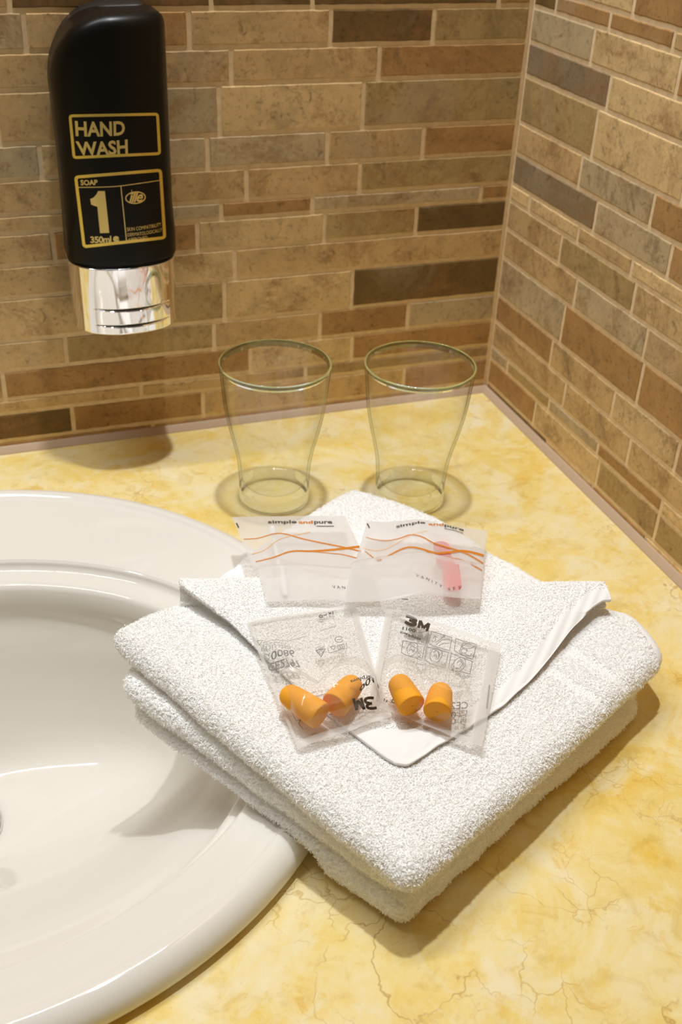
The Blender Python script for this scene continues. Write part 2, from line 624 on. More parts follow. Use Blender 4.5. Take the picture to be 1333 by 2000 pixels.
build_wall("wall_back", BACK, 1, 1.3, "travertine mosaic wall behind the soap dispenser and glasses")
build_wall("wall_right", RIGHT, 0, 1.0, "travertine mosaic wall on the right of the corner")

# caulk bead where walls meet the counter
V, F = [], []
path = [(-1.3, -0.0, 1), (0.0, 0.0, 0), (0.0, -1.0, 2)]
prof = [(0.0, 0.0046), (0.0012, 0.0040), (0.0026, 0.0026), (0.0042, 0.0008), (0.0046, -0.0002), (0.0, -0.0002)]
np_ = len(prof)
for x, y, k in path:
    for d, z in prof:
        if k == 1:
            V.append((x, -d, z))
        elif k == 0:
            V.append((-d, -d, z))
        else:
            V.append((-d, y, z))
for s_ in range(2):
    for i in range(np_):
        F.append((s_ * np_ + i, s_ * np_ + (i + 1) % np_, (s_ + 1) * np_ + (i + 1) % np_, (s_ + 1) * np_ + i))
F += [tuple(range(np_)), tuple(range(2 * np_, 3 * np_))[::-1]]
o = mesh_obj("trim_1", V, F, M_caulk, smooth=False)
o["kind"] = "structure"
o["label"] = "pinkish caulk bead where tiles meet the counter"

# ------------------------------------------------------------------ countertop (slab with the basin cut-out)
OC = (-0.4285, -0.2625)
N = 192
ang = np.linspace(0, 2 * np.pi, N, endpoint=False)
hx0, hx1, hy0, hy1 = -1.28, -0.0005, -0.60, -0.0005
ring_in = np.stack([OC[0] + 0.190 * np.cos(ang), OC[1] + 0.184 * np.sin(ang)], 1)
ring_out = []
for a in ang:
    dx, dy = math.cos(a), math.sin(a)
    t = min((hx1 - OC[0]) / dx if dx > 1e-9 else 1e9, (hx0 - OC[0]) / dx if dx < -1e-9 else 1e9,
            (hy1 - OC[1]) / dy if dy > 1e-9 else 1e9, (hy0 - OC[1]) / dy if dy < -1e-9 else 1e9)
    ring_out.append((OC[0] + dx * t, OC[1] + dy * t))
ring_out = np.array(ring_out)
for cxy in ((hx0, hy0), (hx0, hy1), (hx1, hy0), (hx1, hy1)):   # snap the nearest points to the corners
    i = np.argmin(((ring_out - np.array(cxy)) ** 2).sum(1))
    ring_out[i] = cxy
V = []
for ring, z in ((ring_in, -0.03), (ring_in, 0.0), (ring_out, 0.0), (ring_out, -0.03), (ring_in, -0.03)):
    V += [(x, y, z) for x, y in ring]
F = grid_faces(5, N, wrap_m=True, flip=True)
o = mesh_obj("countertop", V, F, M_marble, smooth=False)
tag(o, "polished yellow marble countertop with orange veins around the white basin", "countertop")

# ------------------------------------------------------------------ washbasin
def rings_mesh(rings, n=192):
    V = []
    t = np.linspace(0, 2 * np.pi, n, endpoint=False)
    for cx, cy, a, b, z in rings:
        V.append(np.stack([cx + a * np.cos(t), cy + b * np.sin(t), np.full(n, z)], 1))
    return np.concatenate(V), grid_faces(len(rings), n, wrap_m=True)


def spline(pts, sub):
    pts = np.asarray(pts, float)
    out = []
    for i in range(len(pts) - 1):
        p0 = pts[max(i - 1, 0)]
        p1, p2 = pts[i], pts[i + 1]
        p3 = pts[min(i + 2, len(pts) - 1)]
        for k in range(sub):
            t = k / sub
            out.append(0.5 * ((2 * p1) + (-p0 + p2) * t + (2 * p0 - 5 * p1 + 4 * p2 - p3) * t ** 2 + (-p0 + 3 * p1 - 3 * p2 + p3) * t ** 3))
    out.append(pts[-1])
    return np.array(out)


oa, ob = 0.2045, 0.1985
ix, iy, ia, ib = -0.4325, -0.2865, 0.1665, 0.1400
dxc, dyc = -0.4382, -0.2455
key = [(OC[0], OC[1], oa - .0035, ob - .0035, 0.0016), (OC[0], OC[1], oa - .0005, ob - .0005, 0.0030), (OC[0], OC[1], oa, ob, 0.0060), (OC[0], OC[1], oa - .0012, ob - .0012, 0.0098),
       (OC[0], OC[1], oa - .0042, ob - .0042, 0.0130), (OC[0], OC[1], oa - .0080, ob - .0080, 0.0148), (OC[0], OC[1], oa - .0115, ob - .0115, 0.0150), (OC[0], OC[1], oa - .0140, ob - .0140, 0.0138), (OC[0], OC[1], oa - .0170, ob - .0170, 0.0134), (OC[0], OC[1], oa - .022, ob - .022, 0.0134)]
for t in (0.25, 0.55, 0.85):
    a0, b0 = oa - .022, ob - .022
    key.append((OC[0] + (ix - OC[0]) * t, OC[1] + (iy - OC[1]) * t, a0 + (ia + .004 - a0) * t, b0 + (ib + .004 - b0) * t, 0.0134 - 0.0012 * t))
key += [(ix, iy, ia + .0015, ib + .0015, 0.0122), (ix, iy, ia, ib, 0.0118), (ix, iy, ia - .0012, ib - .0012, 0.0108), (ix, iy, ia - .0022, ib - .0022, 0.0088),
        (ix, iy - .0010, ia - .0040, ib - .0032, 0.0070), (ix, iy - .0030, ia - .0070, ib - .0050, 0.0062), (ix, iy - .0050, ia - .0105, ib - .0080, 0.0058),
        (ix, iy - .0058, ia - .0130, ib - .0104, 0.0046), (ix, iy - .0058, ia - .0148, ib - .0124, 0.0016), (ix, iy - .0056, ia - .0162, ib - .0140, -0.0050),
        (ix, -.2795, .1450, .1120, -0.0170), (ix - .001, -.2715, .1400, .0960, -0.0320), (ix - .002, -.2615, .1320, .0790, -0.0490),
        (ix - .003, -.2540, .1230, .0640, -0.0660), (ix - .004, -.2475, .1110, .0490, -0.0820), (dxc, -.2450, .0900, .0385, -0.0920), (dxc, dyc, .0560, .0310, -0.0965),
        (dxc, dyc, 0.0290, 0.0270, -0.0982), (dxc, dyc, 0.0215, 0.0215, -0.1000)]
prof_in = spline(key, 5)
V1, F1 = rings_mesh(prof_in)
under = [(dxc, dyc, 0.0215, 0.0215, -0.100), (dxc, dyc, 0.03, 0.03, -0.110), (dxc, -.2475, 0.12, 0.060, -0.097), (ix, -.262, 0.143, 0.092, -0.055), (ix, -.280, 0.157, 0.126, -0.018),
         (OC[0], OC[1], 0.183, 0.177, -0.0035), (OC[0], OC[1], oa - .0045, ob - .0045, 0.0008), (OC[0], OC[1], oa - .0035, ob - .0035, 0.0016)]
V2, F2 = rings_mesh(under)
basin = empty("washbasin", (0, 0, 0), "round white ceramic washbasin set into the yellow marble counter", "washbasin")
mesh_obj("bowl", np.concatenate([V1, V2]), np.concatenate([F1, F2 + len(V1)]), M_ceramic, basin)
t = np.linspace(0, 2 * np.pi, 64, endpoint=False)
dr = [(0.0001, -0.0955), (0.012, -0.0956), (0.0195, -0.0962), (0.0203, -0.0975), (0.0203, -0.0985), (0.0235, -0.0972), (0.0262, -0.0968), (0.0270, -0.0978), (0.0250, -0.1015), (0.0001, -0.1015)]
V = np.concatenate([np.stack([dxc + r_ * np.cos(t), dyc + r_ * np.sin(t), np.full(64, z_)], 1) for r_, z_ in dr])
d = mesh_obj("drain", V, grid_faces(len(dr), 64, wrap_m=True), M_chrome, basin)
d["label"] = "chrome drain"

# ------------------------------------------------------------------ text and printing
def glyphs(s, bold=0.0, shear=0.0, space=1.0, res=3):
    cu = bpy.data.curves.new("t", 'FONT')
    cu.body = s
    cu.size = 1.0
    cu.offset = bold
    cu.shear = shear
    cu.space_character = space
    cu.resolution_u = res
    ob = bpy.data.objects.new("t", cu)
    COL.objects.link(ob)
    me = ob.to_mesh()
    v = np.array([tuple(p.co)[:2] for p in me.vertices])
    f = [tuple(p.vertices) for p in me.polygons]
    ob.to_mesh_clear()
    bpy.data.objects.remove(ob)
    bpy.data.curves.remove(cu)
    lo, hi = v.min(0), v.max(0)
    v = (v - lo) / (hi - lo)
    return v, f


class Print:
    """Collects flat print (glyphs, strokes, rules) that lies on a surface f(u, v)."""

    def __init__(self, f, eps=0.00015, sign=1.0, start=(0.5, 0.5), inv=None):
        self.f, self.eps, self.sign, self.start = f, eps, sign, start
        self.inv = inv or (f,)          # smooth versions of the surface, tried in turn
        self.V, self.F = [], []

    def at(self, pix):
        pix = np.atleast_2d(np.asarray(pix, float))
        uv = pin(self.inv[0], pix, self.start)
        for g in self.inv[1:]:
            bad = np.linalg.norm(project(self.inv[0](uv[:, 0], uv[:, 1])) - pix, axis=1) > 2.0
            if bad.any():
                uv[bad] = pin(g, pix[bad], self.start)
        return uv

    def _emit(self, uv, faces):
        b = len(self.V)
        P = self.f(uv[:, 0], uv[:, 1]) + self.sign * self.eps * normal_of(self.f, uv[:, 0], uv[:, 1])
        self.V.extend(P.tolist())
        self.F.extend([tuple(b + i for i in f) for f in faces])

    def text(self, s, quad, bold=0.0, shear=0.0, space=1.0, res=3):
        """quad: TL, TR, BR, BL of the word's box as the photograph shows it."""
        v, f = glyphs(s, bold, shear, space, res)
        q = self.at(quad)
        x, y = v[:, :1], 1 - v[:, 1:]
        uv = q[0] * (1 - x) * (1 - y) + q[1] * x * (1 - y) + q[2] * x * y + q[3] * (1 - x) * y
        self._emit(uv, f)

    def line(self, pts, w, close=False, sub=6, smooth=True, w_end=None):
        """Stroke through photograph points, w pixels wide."""
        p = np.asarray(pts, float)
        if close:
            p = np.concatenate([p, p[:1]])
        if smooth and len(p) > 2:
            p = spline(p, sub)
        else:
            q = []
            for i in range(len(p) - 1):
                k = max(2, int(np.linalg.norm(p[i + 1] - p[i]) / 6))
                q += [p[i] + (p[i + 1] - p[i]) * j / k for j in range(k)]
            p = np.array(q + [p[-1]])
        tg = np.gradient(p, axis=0)
        tg /= np.linalg.norm(tg, axis=1, keepdims=True) + 1e-9
        nn = np.stack([-tg[:, 1], tg[:, 0]], 1)
        ww = np.linspace(w, w if w_end is None else w_end, len(p))[:, None] / 2
        A, B = self.at(p + nn * ww), self.at(p - nn * ww)
        n = len(p)
        self._emit(np.concatenate([A, B]), [(i, i + 1, n + i + 1, n + i) for i in range(n - 1)])

    def frame(self, corners, w, r, arc=5):
        """Rounded rectangular rule; corners TL, TR, BR, BL of its outer edge."""
        c = np.asarray(corners, float)

        def rounded(ins):
            q = []
            cen = c.mean(0)
            for i in range(4):
                p, a, b = c[i], c[i - 1], c[(i + 1) % 4]
                da, db = (a - p) / np.linalg.norm(a - p), (b - p) / np.linalg.norm(b - p)
                p2 = p + (da + db) * ins
                rr = max(r - ins, 1.0)
                for k in range(arc + 1):
                    th = k / arc
                    q.append(p2 + da * rr * (1 - th) ** 2 + db * rr * th ** 2)
            out = []
            for i in range(len(q)):
                out.append(q[i])
                nx = q[(i + 1) % len(q)]
                dd = np.linalg.norm(nx - q[i])
                if dd > 20:
                    k = int(dd / 10)
                    out += [q[i] + (nx - q[i]) * j / k for j in range(1, k)]
            return out
        A, B = rounded(0), rounded(w)
        n = min(len(A), len(B))
        if len(A) != len(B):   # equalise by resampling
            def rs(L, m):
                L = np.array(L + [L[0]])
                s = np.r_[0, np.cumsum(np.linalg.norm(np.diff(L, axis=0), axis=1))]
                t_ = np.linspace(0, s[-1], m, endpoint=False)
                return [np.array([np.interp(x, s, L[:, 0]), np.interp(x, s, L[:, 1])]) for x in t_]
            A, B = rs(A, 120), rs(B, 120)
            n = 120
        UA, UB = self.at(A), self.at(B)
        self._emit(np.concatenate([UA, UB]), [(i, (i + 1) % n, n + (i + 1) % n, n + i) for i in range(n)])

    def poly(self, pts):
        uv = self.at(pts)
        n = len(uv)
        c = uv.mean(0)
        self._emit(np.concatenate([uv, c[None]]), [(i, (i + 1) % n, n) for i in range(n)])

    def build(self, name, mat, parent, label=None):
        o = mesh_obj(name, self.V, self.F, mat, parent, smooth=False)
        if label:
            o["label"] = label
        self.V, self.F = [], []
        return o

    def strokes(self, polys, quad, w):
        """Heavy block lettering from strokes given in the unit box of the word."""
        q = np.asarray(quad, float)
        for p in polys:
            p = np.asarray(p, float)
            x, y = p[:, :1], p[:, 1:]
            pix = q[0] * (1 - x) * (1 - y) + q[1] * x * (1 - y) + q[2] * x * y + q[3] * (1 - x) * y
            self.line(pix, w, smooth=len(p) > 5, sub=4)


BLOCK_3M = [[(.02, .13), (.16, .08), (.33, .10), (.43, .20), (.42, .36), (.27, .47), (.42, .58), (.44, .78), (.33, .90), (.16, .92), (.02, .87)],
            [(.17, .47), (.30, .47)], [(.60, .98), (.60, .04)], [(.60, .06), (.78, .80)], [(.78, .80), (.95, .06)], [(.95, .04), (.95, .98)]]

# ------------------------------------------------------------------ soap dispenser
XL, XR = -0.3228, -0.2550
XC, HW = (XL + XR) / 2, (XR - XL) / 2
ZB, ZT = 0.1480, 0.2904


def disp_outline(xl, xr, zb, zt, rr=0.0095, ra=0.037, rb=0.040, corner=0.002):
    q = []
    for k in range(5):   # bottom right
        th = -math.pi / 2 + k / 4 * math.pi / 2
        q.append((xr - corner + corner * math.cos(th), zb + corner + corner * math.sin(th)))
    for k in range(1, 16):
        z = zb + (zt - rr - zb) * k / 16
        q.append((xr, z))
    for k in range(13):  # top right
        th = k / 12 * math.pi / 2
        q.append((xr - rr + rr * math.cos(th), zt - rr + rr * math.sin(th)))
    for k in range(25):  # sweeping left shoulder
        th = math.pi / 2 + k / 24 * math.pi / 2
        cx_, sx_ = math.cos(th), math.sin(th)
        e = 0.92
        q.append((xl + ra + ra * math.copysign(abs(cx_) ** e, cx_), zt - 0.0005 - rb + rb * abs(sx_) ** e))
    for k in range(1, 14):
        z = zt - rb + (zb + corner - zt + rb) * k / 14
        q.append((xl + 0.0010 * math.sin(math.pi * k / 14), z))
    for k in range(5):
        th = math.pi + k / 4 * math.pi / 2
        q.append((xl + corner + corner * math.cos(th), zb + corner + corner * math.sin(th)))
    return np.array(q)


def front_y(x, z):
    u = np.clip((x - XC) / HW, -1, 1)
    return -(0.030 + 0.024 * np.sqrt(np.clip(1 - (u * 0.97) ** 2, 0, 1)))


def body_surface(x, z):
    return np.stack([x, front_y(x, z), z], -1)


dispenser = empty("soap_dispenser", (XC, 0, ZB), "black wall mounted hand wash dispenser with gold print and chrome tip", "soap dispenser")
OUT = disp_outline(XL, XR, ZB, ZT)


def resample_closed(P, m):
    P = np.concatenate([P, P[:1]])
    s = np.r_[0, np.cumsum(np.linalg.norm(np.diff(P, axis=0), axis=1))]
    t_ = np.linspace(0, s[-1], m, endpoint=False)
    return np.stack([np.interp(t_, s, P[:, 0]), np.interp(t_, s, P[:, 1])], 1)


def inward(P):
    tg = np.roll(P, -1, 0) - np.roll(P, 1, 0)
    tg /= np.linalg.norm(tg, axis=1, keepdims=True) + 1e-12
    n = np.stack([-tg[:, 1], tg[:, 0]], 1)
    c = P.mean(0)
    if ((c - P) * n).sum() < 0:
        n = -n
    return n


def dispenser_shell(P, y_back, fillet, yfun, parent, name, mat, top_only=True):
    m = len(P)
    nrm = inward(P)
    rings = []
    rings.append(np.stack([P[:, 0], np.full(m, y_back), P[:, 1]], 1))
    for k in range(0, 9):
        th = k / 8 * math.pi / 2
        ins = fillet * (1 - math.cos(th))
        # the fillet runs round top and sides, and is small at the bottom
        w = np.clip((P[:, 1] - (ZB + 0.012)) / 0.02, 0.12, 1)
        Q = P + nrm * (ins * w)[:, None]
        yf = yfun(Q[:, 0], Q[:, 1])
        y = yf + fillet * w * (1 - math.sin(th))
        rings.append(np.stack([Q[:, 0], np.minimum(y, y_back - 0.001), Q[:, 1]], 1))
    Qe = P + nrm * (fillet * w)[:, None]
    c = Qe.mean(0)
    for s in np.linspace(1, 0.02, 16)[1:]:
        Q = c + (Qe - c) * s
        rings.append(np.stack([Q[:, 0], yfun(Q[:, 0], Q[:, 1]), Q[:, 1]], 1))
    V = np.concatenate(rings)
    F = [tuple(f) for f in grid_faces(len(rings), m, wrap_m=True, flip=True)]
    F.append(tuple(range((len(rings) - 1) * m, len(rings) * m))[::-1])
    F.append(tuple(range(m)))
    return mesh_obj(name, V, F, mat, parent)


PB = resample_closed(OUT, 220)
dispenser_shell(PB, -0.018, 0.0075, front_y, dispenser, "bottle", M_black)
# wall bracket behind, slightly larger than the bottle
PK = disp_outline(XL + 0.0040, XR - 0.0035, ZB + 0.006, ZT + 0.0005, 0.010, 0.036, 0.040)
PK = resample_closed(PK, 160)
rings = [np.stack([PK[:, 0], np.full(160, -0.0002), PK[:, 1]], 1), np.stack([PK[:, 0], np.full(160, -0.021), PK[:, 1]], 1)]
Q = PK + inward(PK) * 0.0015
rings.append(np.stack([Q[:, 0], np.full(160, -0.0225), Q[:, 1]], 1))
Vb = np.concatenate(rings)
Fb = [tuple(f) for f in grid_faces(3, 160, wrap_m=True, flip=True)] + [tuple(range(160)), tuple(range(320, 480))[::-1]]
mesh_obj("wall_bracket", Vb, Fb, M_bracket, dispenser)
# dark neck between bottle and tip
tt = np.linspace(0, 2 * np.pi, 96, endpoint=False)


def oval(hw, yb, dep, z, n=96):
    """D-shaped section: flat towards the wall, elliptical to the front."""
    c_, s_ = np.cos(tt), np.sin(tt)
    y = np.where(s_ < 0, yb + (-dep - yb) * (-s_) ** 0.9, yb + (-0.004 - yb) * np.clip(s_ * 3, 0, 1))
    return np.stack([XC + hw * np.sign(c_) * np.abs(c_) ** 0.85, y, np.full(n, z)], 1)


Vn = np.concatenate([oval(0.0320, -0.026, 0.0515, z) for z in (0.1445, 0.1487)])
mesh_obj("neck", Vn, [tuple(f) for f in grid_faces(2, 96, wrap_m=True)], M_bracket, dispenser)
# chrome tip with two grip slots
zs = np.concatenate([[0.1460, 0.1462], np.linspace(0.1456, 0.1037, 150), [0.1032, 0.1029, 0.1028]])
rows_ = []
for i, z in enumerate(zs):
    hw = 0.0337 - 0.0006 * (0.1460 - z) / 0.045
    dep = 0.0545
    if i == 0:
        hw, dep = hw - 0.0010, dep - 0.0010
    if z < 0.1030:
        hw, dep = hw - 0.0016, dep - 0.0016
    P = oval(hw, -0.028, dep, z)
    u = (P[:, 0] - XC - 0.001) / 0.0225
    front = (np.sin(tt) < -0.15)
    for zc in (0.1200, 0.1093):
        wdt = 0.0017 * np.clip(1 - u ** 2, 0, 1)
        inside = front & (np.abs(u) < 1) & (z < zc + 0.0002) & (z > zc - wdt)
        P[:, 1] = P[:, 1] + np.where(inside, 0.0030, 0)
    rows_.append(P)
Vc = np.concatenate(rows_)
Fc = [tuple(f) for f in grid_faces(len(zs), 96, wrap_m=True, flip=True)]
Fc += [tuple(range(96))[::-1], tuple(range((len(zs) - 1) * 96, len(zs) * 96))]
cap = mesh_obj("chrome_tip", Vc, Fc, M_chrome, dispenser)
cap["label"] = "chrome push tip with two grip slots"
for z_, zc in enumerate((0.1200, 0.1093)):
    n = 40
    uu = np.linspace(-0.98, 0.98, n)
    x = XC + 0.001 + uu * 0.0225
    cc = (x - XC) / 0.0330
    yy = -(0.028 + (0.0545 - 0.028) * (np.sqrt(np.clip(1 - np.abs(cc) ** (2 / 0.85), 0, 1))) ** 0.9) + 0.0012
    w = 0.0017 * (1 - uu ** 2)
    V = np.concatenate([np.stack([x, yy, np.full(n, zc)], 1), np.stack([x, yy, zc - w], 1)])
    mesh_obj("grip_slot", V, [(i, n + i, n + i + 1, i + 1) for i in range(n - 1)], M_bracket, dispenser)


def S(s, o):   # crop coordinates -> photograph pixels
    return lambda *p: [(o[0] + x / s, o[1] + y / s) for x, y in p]


c1, c3 = S(3.3325, (0, 0)), S(3.3325, (0, 250))
ST = (XC, 0.2)
pr = Print(body_surface, 0.0002, 1.0, ST)
_n = normal_of(body_surface, np.array([XC]), np.array([0.2]))[0]
pr.sign = 1.0 if _n[1] < 0 else -1.0
pr.frame(c1((447, 745), (1033, 733), (1048, 1008), (475, 1035)), 5.5, 8)
pr.build("label_frame", M_gold, dispenser, "gold frame round the words hand wash")
pr.frame(c3((483, 310), (1053, 264), (1082, 722), (540, 783)), 6.0, 9)
pr.build("label_frame", M_gold, dispenser, "larger gold frame round the soap label")
pr.text("HAND", c1((488, 785), (812, 785), (814, 878), (494, 885)), 0.03)
pr.text("WASH", c1((492, 918), (830, 905), (833, 1000), (508, 1010)), 0.03)
pr.build("product_name", M_goldtxt, dispenser, "gold words hand wash")
pr.text("SOAP", c3((524, 337), (635, 335), (636, 370), (527, 373)), 0.03)
pr.build("soap_lettering", M_goldtxt, dispenser)
pr.line(c3((512, 386), (660, 384), (790, 376), (1042, 340)), 1.6)
pr.build("label_rule", M_goldtxt, dispenser)
pr.line(c3((787, 378), (825, 748)), 1.8, smooth=False)
pr.build("label_rule", M_goldtxt, dispenser)
pr.poly(c3((640, 410), (683, 410), (698, 546), (712, 682), (652, 684), (642, 588), (633, 492), (612, 496), (594, 498), (588, 462), (610, 452), (628, 432)))
pr.build("number_one", M_goldtxt, dispenser, "large gold figure one")
pr.text("350ml", c3((588, 705), (724, 700), (726, 744), (590, 748)), 0.028, space=0.92)
pr.text("e", c3((735, 704), (775, 701), (777, 740), (737, 743)), 0.07)
pr.build("volume_lettering", M_goldtxt, dispenser)
el = [(882 + 63 * math.cos(a), 453 + 37 * math.sin(a) - 0.06 * 63 * math.cos(a)) for a in np.linspace(0, 2 * np.pi, 28, endpoint=False)]
pr.line(c3(*el, el[0]), 2.2, sub=3)
pr.text("ille", c3((838, 416), (930, 408), (932, 478), (840, 486)), 0.02, 0.35, 0.9)
pr.line(c3((858, 402), (852, 440)), 1.0, smooth=False)
pr.line(c3((842, 425), (868, 419)), 1.0, smooth=False)
pr.build("oval_logo", M_goldtxt, dispenser)
pr.text("SKIN COMPATIBILITY", c3((825, 648), (1048, 613), (1049, 636), (826, 672)), 0.0)
pr.text("DERMATOLOGICALLY", c3((829, 684), (1054, 648), (1055, 671), (831, 706)), 0.0)
pr.text("APPROVED", c3((832, 716), (960, 701), (961, 724), (834, 739)), 0.0)
pr.build("small_print", M_goldtxt, dispenser)

# ------------------------------------------------------------------ drinking glasses
def make_glass(name, x, y, label):
    H = 0.0990
    prof = [(0.0001, 0.0), (0.0200, 0.0), (0.0222, 0.0006), (0.0232, 0.0022), (0.0233, 0.0045), (0.0232, 0.0080), (0.0232, 0.0140), (0.0236, 0.0220), (0.0247, 0.0320), (0.0270, 0.0430),
            (0.0296, 0.0540), (0.0318, 0.0650), (0.0332, 0.0760), (0.0341, 0.0860), (0.0350, 0.0945), (0.0353, 0.0975)]
    prof = [tuple(p) for p in spline(prof, 3)]
    w = 0.0013
    prof += [(0.0354 - w * 0.5 + w * 0.5 * math.cos(a), 0.0978 + w * 0.6 * math.sin(a)) for a in np.linspace(0.2, math.pi - 0.2, 7)]
    inner = [(0.0353 - w, 0.0970), (0.0341 - w, 0.0860), (0.0332 - w, 0.0760), (0.0318 - w, 0.0650), (0.0296 - w, 0.0540), (0.0270 - w, 0.0430), (0.0246 - w, 0.0320),
             (0.0235 - w, 0.0230), (0.0228 - w, 0.0160), (0.0206 - w, 0.0122), (0.0160, 0.0102), (0.0090, 0.0092), (0.0001, 0.0090)]
    prof += [tuple(p) for p in spline(inner, 3)]
    n = 128
    t_ = np.linspace(0, 2 * np.pi, n, endpoint=False)
    V = np.concatenate([np.stack([x + r * np.cos(t_), y + r * np.sin(t_), np.full(n, z + 0.0003)], 1) for r, z in prof])
    F = [tuple(f) for f in grid_faces(len(prof), n, wrap_m=True)]
    zs_ = V[:, 2]
    rr_ = np.hypot(V[:, 0] - x, V[:, 1] - y)
    mi = [1 if np.mean([zs_[i] for i in f_]) > 0.0958 else 2 if (np.mean([zs_[i] for i in f_]) < 0.0100 and min(rr_[i] for i in f_) > 0.0205) else 0 for f_ in F]
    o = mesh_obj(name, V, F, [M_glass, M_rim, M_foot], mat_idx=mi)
    tag(o, label, "glass", "drinking glasses by the back wall")
    return o


make_glass("drinking_glass", -0.2109, -0.1095, "clear drinking glass nearer the soap dispenser, left of the pair")
make_glass("drinking_glass", -0.1231, -0.1345, "clear drinking glass nearer the wall corner, right of the pair")

# ------------------------------------------------------------------ towel
def plane3(a, b, c):
    M = np.array([[a[0], a[1], 1], [b[0], b[1], 1], [c[0], c[1], 1]])
    return np.linalg.solve(M, np.array([a[2], b[2], c[2]]))


pF, pR, pL = hit(797, 1745, .033), hit(1302, 1292, .027), hit(210, 1245, .049)
TP = plane3((pL[0], pL[1], .054), (pR[0], pR[1], .0335), (pF[0], pF[1], .0395))
wav = sines(3, 7, 8, 26)


def T(x, y):
    return TP[0] * x + TP[1] * y + TP[2] + 0.0007 * wav(x, y)


fL, fR = hit(352, 1152, .058)[:2], hit(1178, 1166, .040)[:2]
FD = (fR - fL) / np.linalg.norm(fR - fL)
FN = np.array([FD[1], -FD[0]])
if FN[1] > 0:
    FN = -FN
FLEN = np.linalg.norm(fR - fL)


def fold_d(x, y):   # distance in front of the fold line
    return (x - fL[0]) * FN[0] + (y - fL[1]) * FN[1]


pB = hit(690, 950, .022)
DB = -fold_d(pB[0], pB[1])


def mid_top(x, y):
    d = -fold_d(x, y)
    s = np.clip(d / DB, 0, 1.15)
    x0, y0 = x + FN[0] * np.maximum(d, 0), y + FN[1] * np.maximum(d, 0)
    z = TP[0] * x0 + TP[1] * y0 + TP[2] - 0.0125
    return z * (1 - s) + 0.0225 * s + 0.0006 * wav(y * 1.3 + .4, x * 1.3)


def low_top(x, y):
    d = -fold_d(x, y)
    s = np.clip(d / DB, 0, 1.15)
    x0, y0 = x + FN[0] * np.maximum(d, 0), y + FN[1] * np.maximum(d, 0)
    z = TP[0] * x0 + TP[1] * y0 + TP[2] - 0.0245
    return z * (1 - s) + 0.0110 * s


def ground(x, y):
    r = np.sqrt(((x - OC[0]) / oa) ** 2 + ((y - OC[1]) / ob) ** 2)
    return np.where(r < 1.012, 0.0160, 0.0160 * np.clip((1.06 - r) / 0.048, 0, 1)) + 0.0012


def smooth_closed(P, sig):
    n = len(P)
    k = np.arange(-int(3 * sig), int(3 * sig) + 1)
    w = np.exp(-0.5 * (k / sig) ** 2)
    w /= w.sum()
    return sum(wi * np.roll(P, -ki, 0) for ki, wi in zip(k, w))


def slab(outline, zt, zb, r, sig=3.0, wob=0.0008, seed=5, m=420):
    P = smooth_closed(resample_closed(np.asarray(outline)[:, :2], m), sig)
    g = sines(seed, 6, 15, 60)
    nr = inward(P)
    P = P + nr * (wob * g(P[:, 0], P[:, 1]))[:, None]
    nr = inward(P)
    rings = []
    c = P.mean(0)

    def ring(Q, sgn, th):
        a, b = zt(Q[:, 0], Q[:, 1]), zb(Q[:, 0], Q[:, 1])
        mid, half = (a + b) / 2, (a - b) / 2
        return np.stack([Q[:, 0], Q[:, 1], mid + half * math.sin(th)], 1)
    inner = []
    Qe = P + nr * r
    for s in np.linspace(0.03, 1, 26)[:-1]:
        Q = c + (Qe - c) * s
        inner.append(Q)
    for Q in inner:
        rings.append(ring(Q, -1, -math.pi / 2))
    for th in np.linspace(-math.pi / 2, math.pi / 2, 15):
        rings.append(ring(P + nr * (r * (1 - math.cos(th))), 0, th))
    for Q in inner[::-1]:
        rings.append(ring(Q, 1, math.pi / 2))
    V = np.concatenate(rings)
    F = grid_faces(len(rings), m, wrap_m=True)
    # orientation: normals outward
    tri = V[F[len(F) - m // 2]]
    nz = np.cross(tri[1] - tri[0], tri[2] - tri[0])[2]
    if nz < 0:
        F = F[:, ::-1]
    return V, F, P


